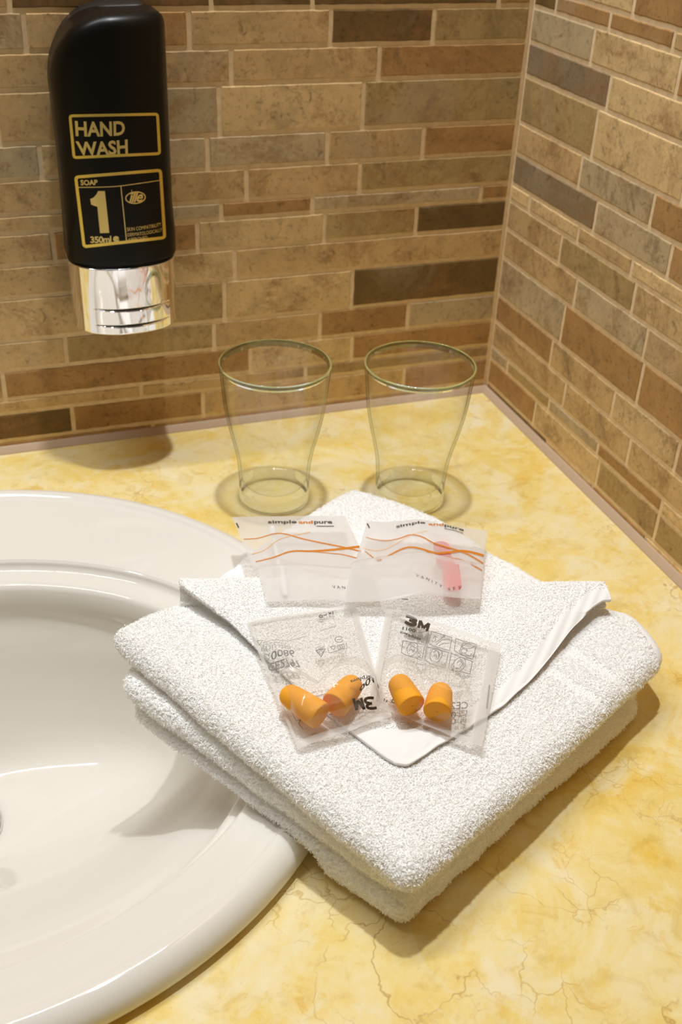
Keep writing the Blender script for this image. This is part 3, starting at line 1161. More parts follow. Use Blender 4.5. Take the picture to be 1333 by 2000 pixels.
def pile(V, F, count, keep, length, radius, seed, lean=0.55, droop=0.5):
    """Terry loops: short bent threads rooted on the cloth, as mesh."""
    r = np.random.default_rng(seed)
    a, b, c, d = (V[F[:, i]] for i in range(4))
    nrm = np.cross(c - a, d - b)
    area = np.linalg.norm(nrm, axis=1) / 2
    nrm /= (2 * area[:, None] + 1e-15)
    cen = (a + b + c + d) / 4
    w = area * keep(cen, nrm)
    idx = r.choice(len(F), count, p=w / w.sum())
    u, v = r.random((count, 1)), r.random((count, 1))
    root = (a[idx] * (1 - u) + b[idx] * u) * (1 - v) + (d[idx] * (1 - u) + c[idx] * u) * v
    k = keep(root, nrm[idx])
    ok = k > 0.05
    root, n = root[ok], nrm[idx][ok]
    m = len(root)
    L = length * r.uniform(0.6, 1.25, (m, 1)) * np.clip(k[ok], 0.35, 1)[:, None]
    # loops lie over sideways; neighbours lean alike (a smooth field plus a random part)
    fx, fy = sines(seed + 1, 6, 25, 90), sines(seed + 2, 6, 25, 90)
    tv = np.stack([fx(root[:, 0], root[:, 1]), fy(root[:, 0], root[:, 1]), np.zeros(m)], 1) * 0.5 + r.normal(0, 0.8, (m, 3)) + np.array([0, 0, -droop])
    tv -= n * (tv * n).sum(1, keepdims=True)
    tv /= np.linalg.norm(tv, axis=1, keepdims=True) + 1e-9
    rise = r.uniform(0.15, 0.7, (m, 1))
    d0 = n * rise + tv * 0.8
    d0 /= np.linalg.norm(d0, axis=1, keepdims=True)
    p0 = root - n * 0.0003
    p1 = root + d0 * L * 0.45
    d1 = n * rise * 0.25 + tv + r.normal(0, 0.35, (m, 3))
    d1 /= np.linalg.norm(d1, axis=1, keepdims=True)
    p2 = p1 + d1 * L * 0.35
    d2 = -n * 0.25 + tv + r.normal(0, 0.45, (m, 3))
    d2 /= np.linalg.norm(d2, axis=1, keepdims=True)
    p3 = p2 + d2 * L * 0.25
    ref = np.cross(d0, r.normal(0, 1, (m, 3)))
    ref /= np.linalg.norm(ref, axis=1, keepdims=True)
    oth = np.cross(d0, ref)
    rad = radius * r.uniform(0.7, 1.25, (m, 1))
    vs = []
    for p, s in ((p0, 0.9), (p1, 1.0), (p2, 1.0), (p3, 0.12)):
        for q in range(3):
            th = q * 2 * math.pi / 3
            vs.append(p + (ref * math.cos(th) + oth * math.sin(th)) * rad * s)
    VV = np.stack(vs, 1).reshape(-1, 3)       # m x 12
    base = (np.arange(m) * 12)[:, None]
    fs = []
    for lv in range(3):
        for q in range(3):
            q2 = (q + 1) % 3
            fs.append(np.concatenate([base + lv * 3 + q, base + lv * 3 + q2, base + lv * 3 + 3 + q2, base + lv * 3 + 3 + q], 1))
    return VV, np.concatenate(fs)


def seg_dist(p, a, b):
    a, b = np.asarray(a)[:2], np.asarray(b)[:2]
    ab = b - a
    t_ = np.clip(((p[:, :2] - a) @ ab) / (ab @ ab), 0, 1)
    return np.linalg.norm(p[:, :2] - (a + t_[:, None] * ab), axis=1)


def poly_dist(p, pts):
    return np.min([seg_dist(p, pts[i], pts[i + 1]) for i in range(len(pts) - 1)], 0)


towel = empty("bath_towel", (0, 0, 0), "white terry towel folded like an envelope, on the counter and basin rim", "towel")

# top fold
pR2 = hit(1246, 1212, .030)
top_out = [pF[:2], (pF[:2] + pR[:2]) / 2 + np.array([0.0006, -.0008]), pR[:2], pR2[:2], fR, fL, pL[:2]]
lowplane = lambda x, y: T(x, y) - 0.0125
Vt, Ft, Pt = slab(top_out, T, lowplane, 0.0075, 4.0, 0.0006, 5)
HEM = [pR[:2], pR2[:2], fR]

# hem ribs on the right border
hd = poly_dist(Vt, HEM)
al = (Vt[:, 0] - fR[0]) * 0.35 + (Vt[:, 1] - fR[1])
upf = Vt[:, 2] > (T(Vt[:, 0], Vt[:, 1]) - 0.006)
Vt[:, 2] += np.where((hd < 0.012) & upf, 0.0005 * np.sin(al * 2 * np.pi / 0.0042) - 0.0004, 0)

# flap profile: distance the flap reaches in front of the fold, by place along the fold
FE = np.array([(0, 0.002), (.0116, .0143), (.0231, .0245), (.0316, .037), (.06, .078), (.086, .1105), (.0915, .1155), (.097, .1150), (.108, .1063), (.1463, .081), (.1695, .0601), (.1978, .028), (FLEN - .008, .012), (FLEN, .010)])
su = np.linspace(0, FLEN, 150)
de = np.interp(su, FE[:, 0], FE[:, 1])
kk = np.exp(-0.5 * (np.arange(-4, 5) / 1.6) ** 2)
kk /= kk.sum()
de = np.convolve(np.pad(de, 4, mode='edge'), kk, mode='valid')
TH = 0.0022
rows = []
w2 = sines(9, 6, 10, 35)
for s, dmax in zip(su, de):
    e = math.sin(math.pi * min(max(s / FLEN, 0), 1)) ** 0.5
    rad = 0.0046
    base = fL + FD * s
    col = []

    def zat(dd):
        q = base + FN * dd
        return float(T(q[0], q[1]))
    for dd in np.linspace(0.006, 0.0, 6)[:-1]:
        col.append((*(base + FN * dd), zat(dd) + 0.0012))
    for th in np.linspace(-math.pi / 2, math.pi / 2, 12):
        q = base - FN * (rad * math.cos(th))
        col.append((*q, zat(0) + 0.0012 + rad + rad * math.sin(th)))
    for k in range(1, 41):
        dd = dmax * k / 40
        q = base + FN * dd
        lift = 0.0030 + (2 * rad + 0.0012 - 0.0030) * math.exp(-(dd / 0.036) ** 1.4)
        lift += 0.0008 * float(w2(q[0], q[1])) * min(dd / 0.02, 1)
        # edge turns down towards the fold below
        ed = (dmax - dd)
        lift -= 0.0009 * math.exp(-ed / 0.004) if dd > 0.02 else 0
        col.append((*q, zat(dd) + lift))
    rows.append(col)
G = np.array(rows)                             # along fold x path
n1, n2 = G.shape[:2]
gu, gv = np.gradient(G, axis=0), np.gradient(G, axis=1)
NN = np.cross(gu, gv)
NN /= np.linalg.norm(NN, axis=2, keepdims=True) + 1e-12
if NN[n1 // 2, -5, 2] < 0:
    NN = -NN
A = (G + NN * TH / 2).reshape(-1, 3)
B = (G - NN * TH / 2).reshape(-1, 3)
FA = grid_faces(n1, n2)
q0 = A[FA[len(FA) // 2 + 30]]
if np.cross(q0[1] - q0[0], q0[2] - q0[0]) @ NN.reshape(-1, 3)[FA[len(FA) // 2 + 30][0]] < 0:
    FA = FA[:, ::-1]
FB = FA[:, ::-1] + len(A)
rim = []
bd = [(i, n2 - 1) for i in range(n1)]
side = lambda lst: [(lst[i][0] * n2 + lst[i][1], lst[i + 1][0] * n2 + lst[i + 1][1]) for i in range(len(lst) - 1)]
for lst in (bd, [(i, 0) for i in range(n1)][::-1], [(0, j) for j in range(n2)], [(n1 - 1, j) for j in range(n2)][::-1]):
    for p, q in side(lst):
        rim.append((p, q, q + len(A), p + len(A)))
Vf = np.concatenate([A, B])
Ff = np.concatenate([FA, FB, np.array(rim)])
flap_edge_R = [fL + FD * s + FN * d_ for s, d_ in FE[7:]]
flap_edge_L = [fL + FD * s + FN * d_ for s, d_ in FE[:8]]
hdf = poly_dist(Vf, flap_edge_R)
alf = Vf[:, 0] * 0.7 - Vf[:, 1] * 0.7
Vf[:, 2] += np.where((hdf < 0.010), 0.0003 * np.sin(alf * 2 * np.pi / 0.005), 0)

# middle and lower folds
mp = lambda px, py, z: hit(px, py, z)[:2]
mB = pB[:2]
mid_out = [mp(775, 1742, .021), (mp(775, 1742, .021) + mp(1262, 1330, .017)) / 2, mp(1262, 1330, .017), mp(1232, 1215, .022), mp(1130, 1160, .026), mp(950, 1072, .0225), mp(830, 1003, .0215), mB, mp(600, 1001, .025), mp(455, 1087, .036), mp(352, 1156, .043), mp(233, 1330, .039)]
Vm, Fm, Pm = slab(mid_out, mid_top, lambda x, y: low_top(x, y) + 0.0002, 0.0062, 3.0, 0.0009, 15)
low_out = [mp(788, 1808, .006), (mp(788, 1808, .006) + mp(1250, 1385, .009)) / 2 + np.array([0, 0.002]), mp(1250, 1385, .009), mp(1215, 1235, .012), mp(1110, 1185, .012), mp(945, 1090, .010), mp(828, 1020, .010), mB + np.array([-.0005, -.006]), mp(605, 1020, .012), mp(470, 1100, .024), mp(365, 1175, .030), mp(258, 1375, .030)]
lo_bot = lambda x, y: np.minimum(ground(x, y), low_top(x, y) - 0.007)
Vl, Fl, Pl = slab(low_out, low_top, lo_bot, 0.0068, 3.0, 0.0010, 25)

MIDHEM = [mp(1178, 1180, .026), mp(1130, 1160, .026), mp(950, 1072, .0225)]
MIDHEM_L = [mp(455, 1087, .036), mp(352, 1156, .043)]
hm = np.minimum(poly_dist(Vm, MIDHEM), poly_dist(Vm, MIDHEM_L))
am = Vm[:, 0] * 0.5 - Vm[:, 1]
Vm[:, 2] += np.where((hm < 0.013) & (Vm[:, 2] > mid_top(Vm[:, 0], Vm[:, 1]) - 0.004), 0.0005 * np.sin(am * 2 * np.pi / 0.0055) - 0.0005, 0)

# border bands woven flat across the top fold, parallel to the right edge
BD = (pF[:2] - pR[:2]) / np.linalg.norm(pF[:2] - pR[:2])


def keep_top(p, n):
    d = fold_d(p[:, 0], p[:, 1])
    s = (p[:, 0] - fL[0]) * FD[0] + (p[:, 1] - fL[1]) * FD[1]
    reach = np.interp(s, FE[:, 0], FE[:, 1])
    under = (d < reach - 0.014) & (d > -0.02) & (s > 0.004) & (s < FLEN - 0.004)
    k = np.where(under | (n[:, 2] < -0.6), 0.0, 1.0)
    k = np.where(poly_dist(p, HEM) < 0.0085, 0.0, k)
    t_ = (p[:, 0] - pR[0]) * BD[0] + (p[:, 1] - pR[1]) * BD[1]
    for c_ in (0.040, 0.062):
        k = np.where((abs(t_ - c_) < 0.0035) & (n[:, 2] > 0.6), k * 0.22, k)
    return k


def keep_mid(p, n):
    d = fold_d(p[:, 0], p[:, 1])
    c_ = np.min(np.linalg.norm(p[:, None, :2] - Pm[None, ::6], axis=2), 1)
    k = np.where((d > 0.004) & (c_ > 0.012), 0.0, 1.0)
    k = np.where(n[:, 2] < -0.75, 0.0, k)
    k = np.where(np.minimum(poly_dist(p, MIDHEM), poly_dist(p, MIDHEM_L)) < 0.008, 0.0, k)
    return k


def keep_low(p, n):
    c_ = np.min(np.linalg.norm(p[:, None, :2] - Pl[None, ::6], axis=2), 1)
    return np.where((c_ < 0.012) & (n[:, 2] > -0.9), 1.0, 0.0)


def keep_flap(p, n):
    d = fold_d(p[:, 0], p[:, 1])
    k = np.where((n[:, 2] < -0.25) & (d > -0.001), 0.0, 0.75)
    k = np.where(poly_dist(p, flap_edge_R) < 0.0075, 0.0, k)
    k = np.where(d > 0.095, 0.0, k)
    return k


def cloth_part(name, V, F, count, keep, length, seed):
    hv, hf = pile(V, F, count, keep, length, 0.00017, seed)
    mesh_obj(name, np.concatenate([V, hv]), np.concatenate([F, hf + len(V)]), [M_towel, M_pile], towel, smooth=np.r_[np.ones(len(F), bool), np.zeros(len(hf), bool)], mat_idx=np.r_[np.zeros(len(F), int), np.ones(len(hf), int)])


cloth_part("lower_fold", Vl, Fl, 26000, keep_low, 0.0027, 41)
cloth_part("middle_fold", Vm, Fm, 52000, keep_mid, 0.0025, 42)
cloth_part("top_fold", Vt, Ft, 105000, keep_top, 0.0025, 43)
cloth_part("envelope_flap", Vf, Ff, 56000, keep_flap, 0.0016, 44)

# ------------------------------------------------------------------ sachets
def bil(C):
    C = np.asarray(C, float)

    def f(u, v):
        u, v = np.asarray(u)[..., None], np.asarray(v)[..., None]
        return C[0] * (1 - u) * (1 - v) + C[1] * u * (1 - v) + C[2] * u * v + C[3] * (1 - u) * v
    return f


def up(P, h):
    P = P.copy()
    P[..., 2] += h
    return P


def sheet(f, n, m, u0=0, u1=1, v0=0, v1=1):
    u, v = np.meshgrid(np.linspace(u0, u1, n), np.linspace(v0, v1, m), indexing='ij')
    V = f(u.ravel(), v.ravel())
    F = grid_faces(n, m)
    q = V[F[len(F) // 2]]
    if np.cross(q[1] - q[0], q[2] - q[0])[2] < 0:
        F = F[:, ::-1]
    return V, F


def thick(V, F, t_):
    """Give a film its thickness: a second face below, open edges closed by nothing thinner than the seam."""
    W = V.copy()
    W[:, 2] -= t_
    return np.concatenate([V, W]), np.concatenate([F, F[:, ::-1] + len(V)])


SIGN = {}


def upsign(f):
    n = normal_of(f, np.array([0.5]), np.array([0.5]))[0]
    return 1.0 if n[2] > 0 else -1.0


def smooth01(t_):
    t_ = np.clip(t_, 0, 1)
    return t_ * t_ * (3 - 2 * t_)


# --- two frosted vanity sachets
CA = [hit(453, 1010, .040), hit(675, 1008, .038), hit(745, 1174, .0575), hit(521, 1180, .0605)]
CB = [hit(718, 1018, .0405), hit(953, 1036, .036), hit(938, 1178, .0555), hit(671, 1178, .0625)]
crA, crB = creases(31, 7, 1.2, 4), creases(37, 7, 1.2, 4)
bA, bB = bil(CA), bil(CB)
smA, smB = sines(61, 5, 0.6, 1.6), sines(67, 5, 0.6, 1.6)


def cloth_top(x, y):
    """Upper surface of the folded towel, pile included."""
    d = fold_d(x, y)
    s = (x - fL[0]) * FD[0] + (y - fL[1]) * FD[1]
    reach = np.interp(s, FE[:, 0], FE[:, 1])
    over = smooth01((reach - d) / 0.006 + 0.5)
    lift = 0.0030 + (0.0104 - 0.0030) * np.exp(-(np.maximum(d, 0) / 0.036) ** 1.4) + 0.0011
    front = T(x, y) + np.maximum(lift * over, 0.0004)
    w_ = smooth01((d + 0.030) / 0.024)
    return front * w_ + mid_top(x, y) * (1 - w_) + 0.0012


def drape(P, k=0.0022, off=0.0):
    P = P.copy()
    c = cloth_top(P[..., 0], P[..., 1]) + off
    h = P[..., 2] - c
    P[..., 2] = c + 0.5 * (h + np.sqrt(h * h + k * k))
    return P


def edge_w(u, v, p=0.6):
    return np.clip(np.sin(np.pi * np.clip(u, 0, 1)) * np.sin(np.pi * np.clip(v, 0, 1)), 0, 1) ** p


def fA(u, v):
    return up(drape(bA(u, v), 0.005), 0.0028 * edge_w(u, v) + 0.0011 * smA(u, v) + 0.0012 * edge_w(u, v) * crA(u, v))


def fB(u, v):
    ridge = 0.0032 * np.exp(-((u - 0.42 - 0.15 * v) / 0.17) ** 2) * (1 - 0.3 * v)
    return up(drape(bB(u, v), 0.005, 0.0045), 0.0040 * edge_w(u, v) + 0.0011 * smB(u, v) + 0.0016 * edge_w(u, v) * crB(u, v) + ridge)


def fA0(u, v):
    return up(drape(bA(u, v), 0.005), 0.0011 * smA(u, v) - 0.0002 - 0.0008 * edge_w(u, v))


def fB0(u, v):
    ridge = 0.0032 * np.exp(-((u - 0.42 - 0.15 * v) / 0.17) ** 2) * (1 - 0.3 * v)
    return up(drape(bB(u, v), 0.005, 0.0045), 0.0011 * smB(u, v) + ridge - 0.0002 - 0.0024 * edge_w(u, v))


def sachet(name, ff, fb, mat, matb, label, cat, group, n=130):
    root = empty(name, (0, 0, 0), label, cat, group)
    V, F = sheet(ff, n, n)
    mesh_obj("front_film", V, F, mat, root)
    V, F = sheet(fb, n // 2, n // 2)
    mesh_obj("back_film", V, F, matb, root)
    return root


GV = "frosted vanity sachets at the back of the towel"
sa = sachet("vanity_sachet", fA, fA0, M_frost, M_frost_back, "frosted vanity sachet lying in front of the left glass, overlapped by another", "sachet", GV)
sb = sachet("vanity_sachet", fB, fB0, M_frost, M_frost_back, "frosted vanity sachet with a pink nail file showing through", "sachet", GV)
k4 = S(2.468, (440, 980))
k8 = S(3.03, (560, 930))
sgA, sgB = upsign(fA), upsign(fB)
pa = Print(fA, .0004, sgA)
pa.text("simple", k4((205, 92), (345, 92), (345, 112), (208, 112)), 0.03)
pa.text("pure", k4((428, 96), (516, 96), (517, 115), (430, 115)), 0.03)
pa.build("wordmark", M_ink, sa, "dark grey words of the brand line")
pa.text("and", k4((352, 93), (423, 93), (424, 109), (354, 109)), 0.03)
pa.build("wordmark_middle", M_oink, sa, "orange middle word of the brand line")
pa.line(k4((440, 121), (526, 121)), 1.6, smooth=False)
pa.build("tagline", M_ink, sa)
pa.line(k4((55, 105), (66, 128)), 2.6, smooth=False)
pa.build("side_mark", M_ink, sa)
pa.text("VANI", k4((514, 404), (590, 410), (593, 423), (520, 419)), 0.0, space=1.6)
pa.build("caption", M_ink, sa)
for pts, w0, w1, m_ in ((((90, 183), (160, 178), (235, 157), (290, 158), (370, 180), (480, 204), (570, 222), (655, 243)), 1.3, 2.8, M_oink),
                        (((148, 292), (230, 272), (320, 242), (420, 241), (530, 233), (648, 219)), 1.6, 4.6, M_oink),
                        (((420, 243), (500, 250), (570, 258), (640, 276)), 1.2, 1.8, M_oink),
                        (((130, 255), (190, 235), (250, 190), (310, 168), (370, 157), (412, 149)), 1.6, 1.0, M_oink2)):
    pa.line(k4(*pts), w0, w_end=w1)
    pa.build("wave_line", m_, sa, "orange wave line" if m_ is M_oink else "pale orange wave line")
pa = Print(fB, .0006, sgB)
pa.text("sim", k8((646, 296), (735, 279), (738, 296), (651, 313)), 0.03)
pa.text("ple", k8((742, 277), (820, 273), (821, 292), (744, 298)), 0.03)
pa.text("pure", k8((934, 289), (1050, 320), (1047, 337), (933, 307)), 0.03)
pa.build("wordmark", M_ink, sb, "dark grey words of the brand line")
pa.text("and", k8((836, 280), (929, 285), (930, 300), (838, 295)), 0.03)
pa.build("wordmark_middle", M_oink, sb, "orange middle word of the brand line")
pa.line(k8((932, 315), (985, 325), (1045, 343)), 1.2)
pa.build("tagline", M_ink, sb)
pa.line(k8((478, 285), (492, 312)), 2.6, smooth=False)
pa.build("side_mark", M_ink, sb)
pa.text("VANITY", k8((769, 584), (921, 650), (916, 663), (764, 597)), 0.0, space=1.8)
pa.text("SET", k8((953, 664), (1031, 652), (1033, 667), (955, 678)), 0.0, space=1.7)
pa.build("caption", M_ink, sb)
pa.line(k8((684, 733), (720, 735)), 1.6, smooth=False)
pa.build("edge_mark", M_ink, sb)
for pts, w0, w1, m_ in ((((470, 365), (520, 380), (600, 387), (670, 373), (735, 353), (800, 364), (880, 405), (1015, 445), (1100, 482), (1162, 522)), 1.2, 2.8, M_oink),
                        (((465, 447), (500, 476), (545, 502), (600, 478), (680, 438), (735, 426), (800, 436), (880, 460), (960, 456), (1030, 448), (1090, 455), (1165, 475)), 1.3, 4.8, M_oink),
                        (((820, 445), (860, 470), (900, 485), (1010, 495), (1080, 520), (1155, 562)), 1.2, 2.0, M_oink),
                        (((455, 430), (530, 445), (600, 430), (700, 375), (760, 345), (830, 330)), 1.2, 1.0, M_oink2)):
    pa.line(k8(*pts), w0, w_end=w1)
    pa.build("wave_line", m_, sb, "orange wave line" if m_ is M_oink else "pale orange wave line")


# nail file inside the right sachet
def bar_on(f, a, b, halfw, z0, z1, n=14):
    """Rounded bar between two photograph points, lying on surface f."""
    A_, B_ = pin(f, [a, b])
    PA, PB_ = f(np.array([A_[0], B_[0]]), np.array([A_[1], B_[1]]))
    dx = PB_ - PA
    Lh = np.linalg.norm(dx)
    dx = dx / Lh
    sx = np.cross(np.array([0, 0, 1.0]), dx)
    sx /= np.linalg.norm(sx)
    nz = np.cross(dx, sx)
    tw = [(Lh - halfw + halfw * math.cos(q_), halfw * math.sin(q_)) for q_ in np.linspace(math.pi / 2, -math.pi / 2, n)]
    tw += [(Lh - halfw - (Lh - 2 * halfw) * k / 24, -halfw) for k in range(1, 24)]
    tw += [(halfw - halfw * math.sin(q_), -halfw * math.cos(q_)) for q_ in np.linspace(0, math.pi, n)]
    tw += [(halfw + (Lh - 2 * halfw) * k / 24, halfw) for k in range(1, 24)]
    tw = np.array(tw)
    g_ = tw[:, :1] / Lh
    uv = A_ * (1 - g_) + B_ * g_
    out = f(uv[:, 0], uv[:, 1]) + sx * tw[:, 1:]
    V = np.concatenate([out + nz * z0, out + nz * z1])
    m = len(out)
    F = [(i, (i + 1) % m, m + (i + 1) % m, m + i) for i in range(m)] + [tuple(range(m))[::-1], tuple(range(m, 2 * m))]
    return V, F


V, F = bar_on(fB0, (861, 1062), (886, 1158), 0.0045, 0.0006, 0.0015)
o = mesh_obj("nail_file", V, F, M_pink, smooth=False)
tag(o, "pink emery nail file inside the frosted vanity sachet", "nail file")

# cotton swab inside the left sachet
uvs = pin(fA, [(531, 1022), (558, 1158)])
tt_ = np.linspace(0, 1, 30)
path = fA(uvs[0, 0] + (uvs[1, 0] - uvs[0, 0]) * tt_, uvs[0, 1] + (uvs[1, 1] - uvs[0, 1]) * tt_)
path[:, 2] -= 0.0022


def tube(path, rad, n=14):
    path = np.asarray(path)
    tg = np.gradient(path, axis=0)
    tg /= np.linalg.norm(tg, axis=1, keepdims=True)
    sx = np.cross(tg, np.array([0, 0, 1.0]))
    sx /= np.linalg.norm(sx, axis=1, keepdims=True)
    sz = np.cross(sx, tg)
    th = np.linspace(0, 2 * np.pi, n, endpoint=False)
    rad = np.broadcast_to(np.asarray(rad, float), (len(path),))
    V = (path[:, None] + rad[:, None, None] * (sx[:, None] * np.cos(th)[None, :, None] + sz[:, None] * np.sin(th)[None, :, None])).reshape(-1, 3)
    F = [tuple(f) for f in grid_faces(len(path), n, wrap_m=True)]
    F += [tuple(range(n)), tuple(range((len(path) - 1) * n, len(path) * n))[::-1]]
    return V, F


sw = empty("cotton_swab", (0, 0, 0), "white cotton swab faintly visible inside the sachet before the left glass", "cotton swab")
V, F = tube(path, 0.0011)
mesh_obj("stick", V, F, M_swab, sw)
for sl in (slice(0, 6), slice(24, 30)):
    V, F = tube(path[sl], np.array([0.0009, 0.0019, 0.0022, 0.0022, 0.0019, 0.0010]))
    mesh_obj("cotton_tip", V, F, M_towel, sw)

# --- earplugs and their clear sachets
CC = [hit(482, 1222, .0560), hit(694, 1183, .0555), hit(765, 1402, .0495), hit(582, 1466, .0480)]
CD = [hit(756, 1183, .0570), hit(980, 1262, .0500), hit(942, 1459, .0450), hit(720, 1378, .0515)]
PL_R = 0.0064
plugs = {'C': [((564, 1357), (617, 1392)), ((690, 1336), (660, 1370))], 'D': [((779, 1333), (800, 1370)), ((862, 1349), (856, 1382))]}
_bC, _bD = bil(CC), bil(CD)
bC, bD = (lambda u, v: drape(_bC(u, v))), (lambda u, v: drape(_bD(u, v)))


def plug_axis(b, pa, pb):
    fz = lambda u, v: up(b(u, v), PL_R + 0.0002)
    q = pin(fz, [pa, pb])
    return fz(q[:, 0], q[:, 1])


axes = {k: [plug_axis(bC if k == 'C' else bD, *ab) for ab in v] for k, v in plugs.items()}


def tent(axs):
    def h(P):
        out = 0
        for ax in axs:
            dd = ax[1] - ax[0]
            a0, a1 = ax[0][:2] - dd[:2] * 0.10, ax[1][:2] + dd[:2] * 0.15
            d = seg_dist(P.reshape(-1, 3), a0, a1).reshape(P.shape[:-1])
            out = np.maximum(out, 1 - smooth01((d - 0.0068) / 0.0095))
        return out
    return h


tC, tD = tent(axes['C']), tent(axes['D'])
crC, crD = creases(71, 9, 2.0, 9), creases(77, 9, 2.0, 9)
swC, swD = sines(81, 5, 0.7, 2.2), sines(87, 5, 0.7, 2.2)


def film_fn(b, tn, cr, sw_, seam=(.05, .08, .03, .06)):
    def f(u, v):
        P = b(u, v)
        m_ = np.minimum(np.minimum(u - seam[0], 1 - seam[1] - u), np.minimum(v - seam[2], 1 - seam[3] - v))
        e = smooth01(m_ / 0.14)
        e2 = smooth01(m_ / 0.022)
        return up(P, e * 0.0030 + e2 * 0.0122 * tn(P) + 0.0007 * sw_(u, v) + (0.0006 + 0.0028 * e) * (cr(u, v) - 0.25) * (1 - 0.6 * tn(P)))
    return f


def back_fn(b, sw_):
    return lambda u, v: up(b(u, v), 0.0007 * sw_(u, v) - 0.0003)


SC, SD = (.03, .06, .03, .05), (.06, .10, .04, .045)
fC, fD = film_fn(bC, tC, crC, swC, SC), film_fn(bD, tD, crD, swD, SD)
fC0, fD0 = back_fn(bC, swC), back_fn(bD, swD)
GE = "clear earplug sachets on the towel"


def ear_sachet(ff, fb, label, s):
    root = sachet("earplug_sachet", ff, fb, M_clear, M_back, label, "sachet", GE, 110)
    # crimped seams: strips along the edges, two films pressed together
    for (u0, u1, v0, v1, nu, nv) in s:
        V1, F1 = sheet(lambda u, v: up(ff(u, v), 0.0003), nu, nv, u0, u1, v0, v1)
        mesh_obj("seam", V1, F1, M_seal, root)
    return root


ec = ear_sachet(fC, fC0, "clear earplug sachet on the left, its print upside down", [(0, .03, 0, 1, 4, 60), (.94, 1, 0, 1, 6, 60), (.03, .94, .95, 1, 60, 6), (.03, .94, 0, .03, 60, 4)])
ed = ear_sachet(fD, fD0, "clear earplug sachet on the right, its print upright with pictograms", [(0, .06, 0, 1, 6, 60), (.90, 1, 0, 1, 8, 60), (.06, .90, .0, .04, 60, 5), (.06, .90, .955, 1, 60, 6)])


def make_plug(ax, label):
    a, b_ = ax
    d_ = (b_ - a) / np.linalg.norm(b_ - a)
    prof = [(-0.0040, 0.0002), (-0.0038, 0.0017), (-0.0030, 0.0032), (-0.0016, 0.0045), (0.0004, 0.0052), (0.004, 0.0056), (0.010, 0.0060), (0.016, 0.0063), (0.0196, 0.0064), (0.0203, 0.0062), (0.0205, 0.0056), (0.0203, 0.002), (0.0203, 0.0002)]
    Lr = np.linalg.norm(b_ - a)
    sc = (Lr + 0.0025) / 0.0200
    path = np.array([a + d_ * (x * sc) for x, _ in prof])
    sx = np.cross(d_, np.array([0, 0, 1.0]))
    sx /= np.linalg.norm(sx)
    sz = np.cross(sx, d_)
    n = 40
    th = np.linspace(0, 2 * np.pi, n, endpoint=False)
    V = np.concatenate([p + r_ * (np.outer(np.cos(th), sx) + np.outer(np.sin(th), sz)) for p, (_, r_) in zip(path, prof)])
    F = [tuple(f) for f in grid_faces(len(prof), n, wrap_m=True, flip=True)]
    F += [tuple(range(n))[::-1], tuple(range((len(prof) - 1) * n, len(prof) * n))]
    o = mesh_obj("earplug", V, F, M_foam)
    m = o.modifiers.new("soft", 'SUBSURF')
    m.levels = m.render_levels = 1
    tag(o, label, "earplug", "orange foam earplugs in the clear sachets")
    return o


make_plug(axes['C'][0], "orange foam earplug at the far left, its flat end facing the viewer")
make_plug(axes['C'][1], "orange foam earplug beside the large upside down lettering")
make_plug(axes['D'][0], "orange foam earplug second from the right, tilted to the left")
make_plug(axes['D'][1], "orange foam earplug farthest right, standing nearly straight")

# print on the left earplug sachet (upside down)
k5 = S(4.443, (460, 1160))
k6 = S(4.443, (700, 1160))


def r180(q):
    return [q[2], q[3], q[0], q[1]]


def vflip(q):
    return [q[3], q[2], q[1], q[0]]


def hflip(q):
    return [q[1], q[0], q[3], q[2]]


sgC, sgD = upsign(fC), upsign(fD)
def print_fn(b, axs, sw_, seam):
    """Film as drawn for the ink: the same rise over the plugs with the tight creases left out."""
    def f(u, v):
        P = b(u, v)
        h = 0
        for ax in axs:
            d = seg_dist(P.reshape(-1, 3), ax[0][:2], ax[1][:2]).reshape(P.shape[:-1])
            h = np.maximum(h, 1 - smooth01((d - 0.004) / 0.020))
        m_ = np.minimum(np.minimum(u + 0.02, 1.02 - u), np.minimum(v + 0.02, 1.02 - v))
        e = smooth01(m_ / 0.2)
        return up(P, 0.0016 + e * (0.0022 + 0.0115 * h) + 0.0007 * sw_(u, v))
    return f


gC, gD = print_fn(bC, axes['C'], swC, SC), print_fn(bD, axes['D'], swD, SD)
iC = (film_fn(bC, tC, lambda u, v: 0.25, swC, SC), film_fn(bC, lambda P: 0.0, lambda u, v: 0.25, swC, SC))
pg = Print(fC, .00025, sgC, inv=iC)
pg = Print(gC, .0001, sgC)
pg.strokes(BLOCK_3M, r180(k5((1015, 905), (1200, 890), (1235, 1000), (1045, 1012))), 5.6)
pg.build("logo", M_brown, ec, "heavy dark brown logo, upside down")
pg.text("1100", r180(k5((1075, 818), (1240, 790), (1245, 825), (1080, 850))), 0.02)
pg.text("Earplugs", r180(k5((995, 745), (1200, 735), (1205, 768), (1000, 778))), 0.02)
pg.build("product_name", M_brown, ec)
pg = Print(fC, .00025, sgC, inv=iC)
pg.text("1x", r180(k5((805, 165), (850, 155), (852, 182), (810, 190))), 0.02)
pg.line(k5((735, 185), (725, 200), (760, 208), (755, 192)), 1.4, close=True, smooth=False)
pg.line(k5((762, 190), (790, 186), (792, 172)), 1.4, smooth=False)
pg.build("quantity_mark", M_brown, ec)
pg.text("CE2797", vflip(k5((280, 605), (560, 580), (565, 640), (290, 672))), 0.01, space=0.95)
pg.text("0086", vflip(k5((310, 520), (510, 492), (516, 550), (318, 582))), 0.01)
pg.text("UK", vflip(k5((255, 555), (308, 549), (310, 578), (260, 584))), 0.01)
pg.text("CA", vflip(k5((250, 522), (303, 515), (305, 543), (252, 551))), 0.01)
